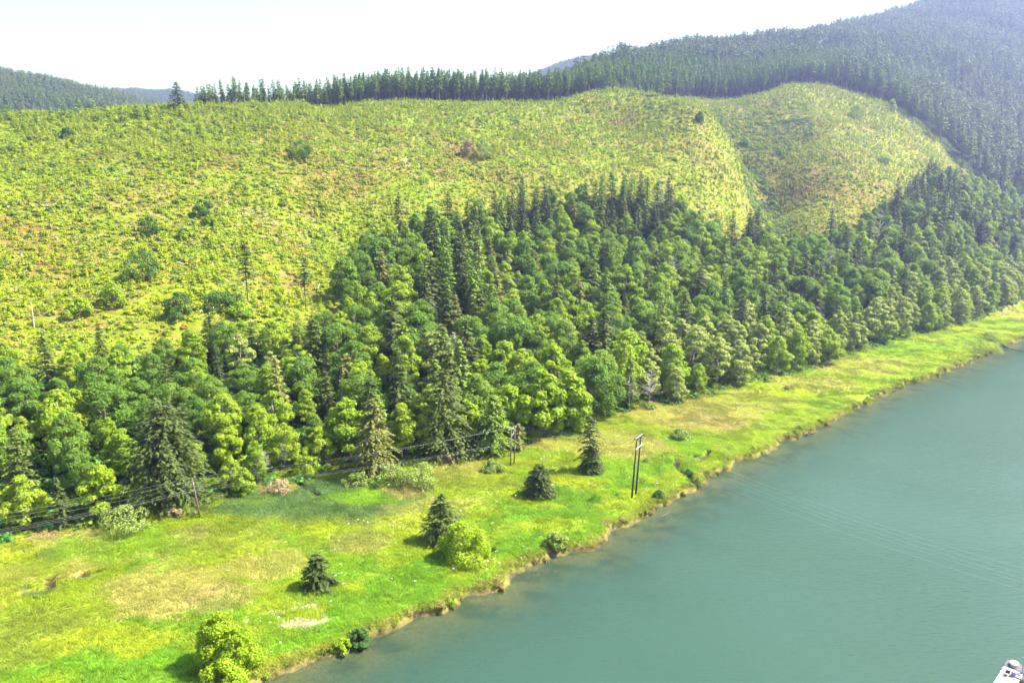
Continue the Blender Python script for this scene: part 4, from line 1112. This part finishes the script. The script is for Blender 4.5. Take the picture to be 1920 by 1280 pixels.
# on the logged slope
lone('bare_trunk_conifer', 'tall slender conifer with bare lower trunk on the logged slope, left of two', 'conifer', 465, 566, 452, spr(661, 'spruce', 26, 9, 0.25, 0.4, 0.6, 0.6, 0.36, 0.4, 0), 34)
lone('bare_trunk_conifer', 'thin conifer with bare lower trunk on the logged slope, right of two', 'conifer', 574, 580, 485, spr(662, 'spruce', 24, 8, 0.25, 0.45, 0.5, 0.5, 0.45, 0.4, 0), 24)
lone('skyline_conifer', 'lone dark conifer on the skyline left of the ridge timber', 'conifer', 334, 205, 160, spr(663, 'spruce', 24, 8, 0.25, 0.25, 0.8, 0.7, 0.05, 0.4, 0), 30)
for u, vb, vt, w, mat, sd, lab in (
        (267, 520, 466, 60, 'darkbush', 671, 'largest round dark green bush on the logged slope'),
        (283, 442, 406, 42, 'darkbush', 672, 'round dark bush up slope of the largest round bush'),
        (380, 408, 374, 38, 'darkbush', 673, 'round dark bush highest of the three in the middle slope'),
        (394, 422, 402, 28, 'lime', 674, 'bright bush touching the highest round dark bush'),
        (336, 596, 544, 56, 'darkbush', 675, 'round dark bush at the upper edge of the broadleaf wood'),
        (213, 572, 526, 50, 'alder', 676, 'round bright green bush left of the one at the wood edge'),
        (412, 578, 546, 66, 'darkbush', 677, 'low wide dark green bush beside the leaning dead logs'),
        (150, 592, 556, 48, 'alder', 678, 'yellow green bush low on the slope left of the round ones'),
        (348, 446, 424, 30, 'alder', 679, 'light bush between the two middle round bushes'),
        (566, 296, 264, 48, 'darkbush', 680, 'dark low thicket high on the bright slope'),
        (908, 296, 264, 34, 'willow', 681, 'grey green rounded thicket on the brown patch'),
        (878, 292, 262, 28, 'dry', 682, 'brownish bare thicket beside the grey green one'),
        (675, 586, 530, 62, 'alder', 683, 'rounded bright bush at the bend of the wood edge'),
        (1606, 222, 198, 34, 'darkbush', 684, 'dark round tree alone on the farther clearing'),
        (1672, 208, 186, 18, 'alder', 685, 'light round tree at the timber edge of the farther clearing'),
        (1312, 228, 209, 22, 'darkbush', 686, 'small dark round bush in the gully head'),
        (1655, 304, 292, 26, 'willow', 687, 'dull low bush on the right flank of the farther clearing'),
        (1396, 272, 258, 20, 'willow', 688, 'dull bush in the gully below the farther clearing'),
        (30, 280, 262, 40, 'alder', 689, 'low bush high at the left edge of the slope'),
        (128, 256, 240, 30, 'darkbush', 690, 'small dark bush near the left skyline'),
        (450, 590, 566, 46, 'alder', 691, 'yellow green bush beneath the left bare trunked conifer')):
    lone('round_bush' if sd not in (680, 681, 682) else 'thicket', lab, 'bush', u, vb, vt, leafy(sd, mat, 2600, 0.55, 18, 0.9, 0.0), w)
# young conifers peering over the left skyline
for k, (u, vt, w) in enumerate(((12, 200, 22), (42, 206, 18), (70, 212, 14), (98, 205, 14), (122, 196, 20), (148, 190, 22), (172, 188, 24), (196, 192, 18), (228, 203, 14), (258, 196, 18), (278, 198, 14), (305, 200, 12))):
    lab = 'small conifer peering over the left skyline, %s from the left' % ('first', 'second', 'third', 'fourth', 'fifth', 'sixth', 'seventh', 'eighth', 'ninth', 'tenth', 'eleventh', 'last')[k]
    lone('skyline_conifer', lab, 'conifer', u, vt + 26, vt, spr(700 + k, 'timber', 14, 6, 0.2, 0.3, 0.8, 0.7, 0.05, 0.3, 0), w, 'young conifers on the left skyline')

# dead grey trees in the wood
for k, (u, vb, vt, lab) in enumerate((
        (811, 640, 566, 'bare grey dead tree between conifers low in the wood'), (850, 690, 622, 'second bare grey tree below the first in the dark gap'), (1262, 545, 482, 'bleached dead crown among broadleaves in the upper wood'),
        (1305, 560, 484, 'grey dead tree with spreading twigs right of the bleached crown'), (1180, 770, 700, 'whitish leaning dead tree at the foot of the wood'), (1216, 765, 688, 'thin grey dead tree beside the whitish leaning one'),
        (1642, 470, 398, 'purplish grey dead conifer below the farther clearing'), (490, 900, 840, 'small grey dead stem behind the wires'), (1554, 530, 470, 'pale dead tree in the middle of the far wood'), (1245, 420, 350, 'grey dead top at the upper wood edge'))):
    p, h, w = stand(u, vb, vt)
    e = bpy.data.objects.new('dead_tree', None); col.objects.link(e); e.location = p; e.rotation_euler = (0, 0.06, k); tag(e, lab, 'dead tree')
    B = snag_shape(720 + k, h, 34, h * 0.42); link('trunk', B.mesh('dead_tree', 'deadwood'), e)
p, h, w = stand(64, 612, 566)
B = Builder().add(tube([(0, 0, -0.3), (0.05, 0, h * 0.5), (-0.12, 0, h)], [0.24, 0.2, 0.13], 8))
tag(link('standing_dead_stem', B.mesh('standing_dead_stem', 'deadwood'), loc=p), 'weathered branchless stem standing low on the left slope', 'dead tree')

# ------------------------------------------------------------------ logs and stumps left by the loggers
r = np.random.default_rng(801)
logs = [(375, 588, 392, 562, 'long fallen log leaning uphill beside the low dark bush'), (392, 590, 405, 574, 'short fallen log next to the long leaning one')]
for u0, v0, u1, v1, lab in logs:
    a = np.array(on_ground(u0, v0)) + [0, 0, 0.4]; b = np.array(on_ground(u1, v1)) + [0, 0, 0.7]
    B = Builder().add(tube([a - a, (b - a) * 0.5 + [0, 0, 0.1], b - a], [0.28, 0.24, 0.16], 7))
    tag(link('fallen_log', B.mesh('fallen_log', 'log'), loc=a), lab, 'log')
logmesh = []
for k in range(4):
    Lg = r.uniform(3, 7); B = Builder().add(tube([(-Lg / 2, 0, 0.1), (0, r.uniform(-.1, .1), 0.18), (Lg / 2, 0, 0.08)], [0.22, 0.19, 0.14], 6)); logmesh.append(B.mesh('slash_log_%d' % k, 'log'))
stumpmesh = []
for k in range(3):
    B = Builder().add(tube([(0, 0, -0.4), (0, 0, 0.0), (0.02, 0, 0.35), (0.0, 0.03, 0.75)], [0.75, 0.6, 0.46, 0.42], 9)); stumpmesh.append(B.mesh('stump_%d' % k, 'log'))
n_ = 0
for u, v in [(30, 380), (60, 384), (100, 270), (20, 392), (110, 445), (145, 450), (120, 335), (482, 268), (480, 440), (520, 350), (530, 446), (560, 425), (435, 442), (545, 530), (600, 535), (620, 548), (590, 556), (430, 540), (455, 530), (318, 490), (345, 500), (40, 490), (35, 480), (640, 280), (680, 265), (700, 300), (820, 320), (835, 335), (790, 310), (810, 280), (660, 345), (640, 560), (655, 540),
             (760, 275), (1000, 262), (1180, 238), (1190, 240), (1490, 300), (1560, 330), (630, 515), (250, 420), (210, 480), (15, 560), (90, 590), (480, 350), (510, 355), (20, 610)]:
    p = on_ground(u + r.uniform(-6, 6), v + r.uniform(-5, 5))
    if p is None: continue
    lg = r.random() < 0.72
    pl = slope_place(u, v) if u < 900 else 'on the right hand clearing'
    o = link('fallen_log' if lg else 'tree_stump', logmesh[n_ % 4] if lg else stumpmesh[n_ % 3], loc=(p[0], p[1], p[2] + 0.15))
    o.rotation_euler = (r.uniform(-.1, .1), r.uniform(-.35, .1), r.uniform(0, 3.14)); sc_ = r.uniform(0.8, 1.3); o.scale = (sc_,) * 3
    tag(o, ('bleached slash log lying ' if lg else 'pale cut stump ') + pl, 'log' if lg else 'stump', ('slash logs ' if lg else 'stumps ') + pl); n_ += 1
# driftwood
for pts, rad, lab in (([(1858, 640), (1880, 650), (1905, 656), (1925, 660)], 0.35, 'long dark driftwood trunk lying from the far bank into the water'), ([(1875, 646), (1893, 640), (1912, 636)], 0.22, 'thinner driftwood limb above the long trunk on the far bank'),
                      ([(642, 1230), (652, 1224), (656, 1215)], 0.09, 'small forked branch stuck in the shallows near the bank bush'), ([(1512, 816), (1518, 813), (1524, 815)], 0.35, 'dark waterlogged stump just off the bank'),
                      ([(1240, 968), (1258, 958)], 0.07, 'thin stick lying in the shallows below the crossing poles')):
    P3 = np.array([np.array(at_height(u, v, 0.25)) for u, v in pts]); P3[:, 2] += np.linspace(0.35, 0.0, len(P3)) * (rad > 0.2)
    B = Builder().add(tube(P3 - P3[0], np.linspace(rad, rad * 0.5, len(P3)), 7))
    rr_ = np.random.default_rng(int(pts[0][0]))
    for k in range(5 if rad > 0.2 else 2):
        q = rr_.random(); i = min(len(P3) - 2, int(q * (len(P3) - 1))); c = (P3[i] * 0.5 + P3[i + 1] * 0.5) - P3[0]
        B.add(tube([c, c + rr_.normal(size=3) * rad * 4 * [1, 1, 0.3] + [0, 0, rad * 3.5]], [rad * 0.4, rad * 0.12], 5))
    tag(link('driftwood', B.mesh('driftwood', 'driftwood'), loc=P3[0]), lab, 'driftwood')

# ------------------------------------------------------------------ power lines
def up_pole(name, base, top, r0, r1, mat, parent):
    b = np.array(base); t = np.array(top)
    B = Builder().add(tube([b - (t - b) * 0.03, (b + t) / 2, t], [r0, (r0 + r1) / 2, r1], 10)); return link(name, B.mesh(name, mat, True), parent)

# leaning single pole
pA, hA, _ = stand(375, 970, 890)
leanA = -metres(8, pA)
topA = np.array((leanA, 0.0, hA))
e = bpy.data.objects.new('utility_pole', None); col.objects.link(e); e.location = pA; tag(e, 'leaning brown wooden utility pole at the edge of the wood', 'utility pole')
up_pole('post', (0, 0, 0), topA, 0.19, 0.13, 'pole', e)
wdir = np.array((0.905, 0.425, 0)); wper = np.array((-wdir[1], wdir[0], 0))
attA = []
for k, (f, s) in enumerate(((0.99, 0.0), (0.90, 0.35), (0.82, -0.35), (0.70, 0.3), (0.675, -0.3), (0.65, 0.3))):
    c = topA * f; q = c + wper * s
    B = Builder()
    if s: B.add(tube([c, q], [0.05, 0.04], 6))
    B.add(tube([q - [0, 0, 0.02], q + [0, 0, 0.10], q + [0, 0, 0.2]], [0.05, 0.08, 0.04], 8))
    link('insulator', B.mesh('insulator', 'porcelain'), e); attA.append(np.array(pA) + q + [0, 0, 0.2])
B = Builder().box(topA * 0.86 + [0.02, 0, 0], (0.22, 0.3, 0.5)); link('bracket', B.mesh('bracket', 'greyarm'), e)

# twin pole beside the wood
pB, hB, _ = stand(957, 873, 799)
e = bpy.data.objects.new('twin_utility_pole', None); col.objects.link(e); e.location = pB; tag(e, 'twin brown wooden poles with cross arms at the edge of the wood', 'utility pole')
off2 = np.array((1.05, 1.6, gz(pB[0] + 1.05, pB[1] + 1.6) - pB[2]))
up_pole('post', (0, 0, 0), (0.3, 0.3, hB), 0.19, 0.14, 'pole', e); up_pole('post', off2, off2 + [0.3, 0.3, hB + 0.2], 0.19, 0.14, 'pole', e)
adir = np.array((0.55, 0.835, 0))
for zz, ln in ((hB - 0.35, 4.2), (hB - 2.2, 2.4)):
    c = off2 * 0.5 + np.array((0.3, 0.3, zz)); c[2] = zz
    link('cross_arm', Builder().box(c + np.array((-0.2, 0.12, 0)), (ln, 0.13, 0.16), adir).mesh('cross_arm', 'greyarm'), e)
attB = []
for k, (zz, s) in enumerate(((hB + 0.05, -1.9), (hB + 0.05, 0.0), (hB - 0.1, 1.9), (hB * 0.60, -0.3), (hB * 0.575, 0.3), (hB * 0.545, -0.3))):
    c = off2 * 0.5 * [1, 1, 0] + np.array((0.1, 0.42, zz)) + adir * s
    link('insulator', Builder().add(tube([c - [0, 0, 0.25], c - [0, 0, 0.1], c], [0.05, 0.08, 0.04], 8)).mesh('insulator', 'porcelain'), e); attB.append(np.array(pB) + c)
link('brace', Builder().add(tube([(0.15, 0.1, hB * 0.72), off2 + [0.2, 0.1, hB * 0.93]], [0.06, 0.06], 6)).mesh('brace', 'greyarm'), e)

def wire(pts, sag, label, rad=0.035, group=None):
    B = Builder(); P3 = []
    for (a, b), sg in zip(zip(pts[:-1], pts[1:]), sag):
        a = np.array(a, float); b = np.array(b, float)
        for k in range(17):
            t = k / 16
            if k == 0 and P3: continue
            P3.append(a + (b - a) * t - np.array([0, 0, 4 * sg * t * (1 - t)]))
    P3 = np.array(P3)
    o = link('power_line', Builder().add(tube(P3 - P3[0], rad, 4)).mesh('power_line', 'wire'), loc=P3[0])
    tag(o, label, 'wire', group)
leftp = lambda k: np.array(at_depth((-130, -130, -130, -130, -130, -130)[k], (984, 993, 1001, 1015, 1018, 1024)[k], pA[1] - 62 + 0.0))
for k in range(6):
    nm = ('topmost wire', 'second wire', 'third wire', 'fourth wire from the top', 'fifth wire from the top', 'lowest wire')[k]
    wire([leftp(k), attA[k], attB[k]], [0.5, 0.9], nm + ' of the line along the foot of the wood', 0.008, 'wires along the wood')

# H frame that carries the line across the river
pC, hC, _ = stand(1184.5, 933, 819)
pC2 = np.array(on_ground(1192, 926)); o2 = pC2 - np.array(pC)
e = bpy.data.objects.new('crossing_poles', None); col.objects.link(e); e.location = pC; tag(e, 'two tall black poles with double top arm carrying wires across the river', 'power pylon')
lean = np.array((metres(6, pC), 0, 0)); hC += 0.6
tp1 = np.array((0, 0, hC)) + lean; tp2 = o2 + lean + [0, 0, hC]
up_pole('post', (0, 0, 0), tp1, 0.24, 0.17, 'tarpole', e); up_pole('post', o2, tp2, 0.24, 0.17, 'tarpole', e)
ad = (tp2 - tp1); ad[2] = 0; ad /= np.linalg.norm(ad); apn = np.array((ad[1], -ad[0], 0))
mid = (tp1 + tp2) / 2
for s in (-0.3, 0.3):
    link('cross_arm', Builder().box(mid + apn * s + [0, 0, -0.2], (4.9, 0.2, 0.34), ad).mesh('cross_arm', 'tarpole'), e)
link('arm_plate', Builder().box(mid + [0, 0, 0.0], (4.5, 0.22, 0.1), ad).mesh('arm_plate', 'greyarm'), e)
mb = (lean * 0.83 + o2 * 0.5 + [0, 0, hC * 0.83])
link('mid_arm', Builder().box(mb + apn * 0.25, (4.6, 0.12, 0.26), ad).mesh('mid_arm', 'whitepaint'), e)
rd = np.array((0.70, -0.714, 0))
attC = []
for k, s in enumerate((-2.2, 0.0, 2.2)):
    q = mid + ad * s + apn * 0.42 + [0, 0, -0.2]
    link('insulator', Builder().add(tube([q, q + rd * 0.35 - [0, 0, 0.1], q + rd * 0.8 - [0, 0, 0.2]], [0.06, 0.09, 0.05], 8)).mesh('insulator', 'porcelain'), e); attC.append(np.array(pC) + q + rd * 0.8 - [0, 0, 0.2])
for k in range(3):
    far_end = attC[k] + rd * 190 + np.array([0, 0, 9.0])
    wire([attC[k], far_end], [9.0], ('first', 'middle', 'last')[k] + ' wire strung from the crossing poles over the river, counted from near bank', 0.006, 'wires over the river')
for k in range(3):
    wire([attB[k], attC[k]], [0.8], ('first', 'middle', 'last')[k] + ' wire from the twin pole to the crossing poles', 0.009, 'wires between the twin and the crossing poles')
for k, s in enumerate((-1.6, 1.6)):
    q = np.array(pC) + mb + ad * s
    wire([q, q + rd * 190 + np.array([0, 0, 9.0])], [9.0], ('nearer', 'farther')[k] + ' low wire strung from the white middle arm over the river', 0.005, 'wires over the river')

# ------------------------------------------------------------------ floating dock in the corner
dd_ = np.array(at_height(1882, 1247, 0.5)); ee_ = np.array(at_height(1862, 1281, 0.5))
ax_ = dd_ - ee_; ax_[2] = 0; ax_ /= np.linalg.norm(ax_); sd_ = np.array((ax_[1], -ax_[0], 0))         # along the dock (outwards), across it (right)
W_ = 2.7
def dock(name, lab, s0, s1, mat):
    e = bpy.data.objects.new(name, None); col.objects.link(e); e.location = dd_ * [1, 1, 0]; tag(e, lab, 'dock')
    n = int(round((s1 - s0) / 0.2))
    pm = Builder().box((0, 0, 0), (W_, 0.18, 0.05), sd_).mesh('dock_board', mat)
    rr_ = np.random.default_rng(int(s0 * 10 + 90))
    for k in range(n):
        c = ax_ * (s0 + (k + 0.5) * (s1 - s0) / n) + sd_ * (W_ / 2 + rr_.uniform(-0.07, 0.07)); o = link('board', pm, e); o.location = (c[0], c[1], 0.50 + rr_.uniform(-0.006, 0.006))
    for sside in (0.12, W_ - 0.12):
        c = ax_ * (s0 + s1) / 2 + sd_ * sside; link('beam', Builder().box((c[0], c[1], 0.38), (s1 - s0 - 0.04, 0.12, 0.17), ax_).mesh('beam', 'deckgrey'), e)
    for k in range(max(2, int((s1 - s0) / 1.6))):
        c = ax_ * (s0 + 0.8 + k * 1.6) + sd_ * W_ / 2; link('float', Builder().box((c[0], c[1], 0.10), (1.1, W_ - 0.5, 0.44), ax_).mesh('float', 'rubber'), e)
dock('dock_section', 'grey planked end section of the floating dock carrying the white tub', 0.12, 2.3, 'deckgrey')
dock('dock_section', 'white planked floating dock running out of the lower right corner', -8.0, -0.06, 'deck')
def dk(s, t, z=0.53): return dd_ * [1, 1, 0] + ax_ * s + sd_ * t + [0, 0, z]
# upturned tub
def lathe(prof, n=20):
    V = []; Fc = []
    for rr_, z in prof:
        for k in range(n): V.append((rr_ * math.cos(2 * math.pi * k / n), rr_ * math.sin(2 * math.pi * k / n), z))
    for i in range(len(prof) - 1):
        for k in range(n): Fc.append((i * n + k, i * n + (k + 1) % n, (i + 1) * n + (k + 1) % n, (i + 1) * n + k))
    Fc.append(tuple(range((len(prof) - 1) * n, len(prof) * n))); return V, Fc
e = bpy.data.objects.new('upturned_tub', None); col.objects.link(e); e.location = dk(1.2, 1.15); e.rotation_euler = (0, 0, math.atan2(ax_[1], ax_[0])); e.scale = (1.25, 1, 1); tag(e, 'white upturned tub on the grey end of the dock', 'tub')
link('shell', Builder().add(lathe([(0.60, 0), (0.60, 0.03), (0.66, 0.45), (0.62, 0.55), (0.5, 0.6)])).mesh('shell', 'whitepaint', False), e)
for k in (-0.18, 0.1): link('slot', Builder().box((k, 0, 0.602), (0.06, 0.5, 0.02)).mesh('slot', 'greyarm'), e)
# mooring pile
e = bpy.data.objects.new('mooring_pile', None); col.objects.link(e); e.location = dk(-0.1, 2.55, 0.0); tag(e, 'grey mooring pile with white cap beside the dock', 'mooring pile')
link('post', Builder().add(tube([(0, 0, -3), (0, 0, 1), (0.03, 0, 3.3)], [0.15, 0.15, 0.14], 10)).mesh('post', 'greyarm', True), e)
link('cap', Builder().add(lathe([(0.19, 3.28), (0.19, 3.34), (0.1, 3.45), (0.03, 3.55)], 12)).mesh('cap', 'whitepaint'), e)
link('pile_hoop', Builder().add(tube([(0.24 * math.cos(t), 0.24 * math.sin(t), 0.55) for t in np.linspace(0, 6.28, 14)], 0.035, 5)).mesh('pile_hoop', 'rubber'), e)
# blue drum, dark chair, plank bench
e = bpy.data.objects.new('blue_drum', None); col.objects.link(e); e.location = dk(-2.05, 1.75); tag(e, 'purplish blue round drum on the white dock', 'drum')
link('body', Builder().add(lathe([(0.30, 0), (0.33, 0.2), (0.31, 0.24), (0.33, 0.5), (0.30, 0.72), (0.27, 0.75)])).mesh('body', 'blueplastic'), e)
link('lid', Builder().add(lathe([(0.285, 0.752), (0.285, 0.79), (0.26, 0.8)])).mesh('lid', 'blueplastic'), e)
e = bpy.data.objects.new('dock_chair', None); col.objects.link(e); e.location = dk(-2.3, 0.95); e.rotation_euler = (0, 0, 1.1); tag(e, 'dark low chair beside the blue drum on the dock', 'chair')
link('seat', Builder().box((0, 0, 0.38), (0.55, 0.55, 0.05)).mesh('seat', 'darkplastic'), e)
link('backrest', Builder().box((-0.32, 0, 0.72), (0.05, 0.55, 0.65), (1, 0, 0.25)).mesh('backrest', 'darkplastic'), e)
lg_ = Builder().add(tube([(0, 0, 0), (0, 0, 0.36)], [0.025, 0.025], 6)).mesh('leg', 'greyarm')
for a in (-0.24, 0.24):
    for b in (-0.24, 0.24): link('leg', lg_, e, (a, b, 0))
for b in (-0.3, 0.3): link('armrest', Builder().box((0, b, 0.6), (0.55, 0.06, 0.04)).mesh('armrest', 'darkplastic'), e)
e = bpy.data.objects.new('plank_bench', None); col.objects.link(e); e.location = dk(-1.75, 2.9, 0.30); e.rotation_euler = (0, 0, math.atan2(sd_[1], sd_[0])); tag(e, 'reddish plank skiff moored at the right of the dock', 'boat')
hull = Builder()
st = [(-0.9, 0.45), (0.0, 0.62), (1.0, 0.66), (2.2, 0.6), (3.0, 0.35), (3.5, 0.04)]
V = []; Fc = []
for x, w in st: V += [(x, -w, 0.42), (x, -w * 0.75, -0.18), (x, w * 0.75, -0.18), (x, w, 0.42)]
for i in range(len(st) - 1):
    for k in range(3): Fc.append((i * 4 + k, i * 4 + k + 1, i * 4 + 5 + k, i * 4 + 4 + k))
Fc.append((0, 1, 2, 3)); hull.add((V, Fc)); e.name = 'skiff'
link('hull', hull.mesh('hull', 'whitepaint'), e)
for x in (-0.3, 0.55, 1.4, 2.2): link('thwart', Builder().box((x, 0, 0.28), (0.28, 1.1, 0.05)).mesh('thwart', 'bench'), e)

# ------------------------------------------------------------------ the air
hb = Builder(); zt = 640.0
hb.box((0, 1750, (zt - 7.5) / 2), (8900, 5700, zt + 7.5))
hz = hb.mesh('haze', 'wire'); hz.materials.clear()
hm = bpy.data.materials.new('haze'); hm.use_nodes = True
N = hm.node_tree.nodes; N.remove(N['Principled BSDF'])
pv = N.new('ShaderNodeVolumePrincipled'); pv.inputs['Color'].default_value = (0.42, 0.50, 1.0, 1); pv.inputs["Absorption Color"].default_value = (1, 1, 1, 1); pv.inputs['Density'].default_value = 0.00022; pv.inputs['Anisotropy'].default_value = 0.6
hm.node_tree.links.new(pv.outputs[0], N['Material Output'].inputs['Volume'])
hz.materials.append(hm)
link('haze', hz, kind='stuff')
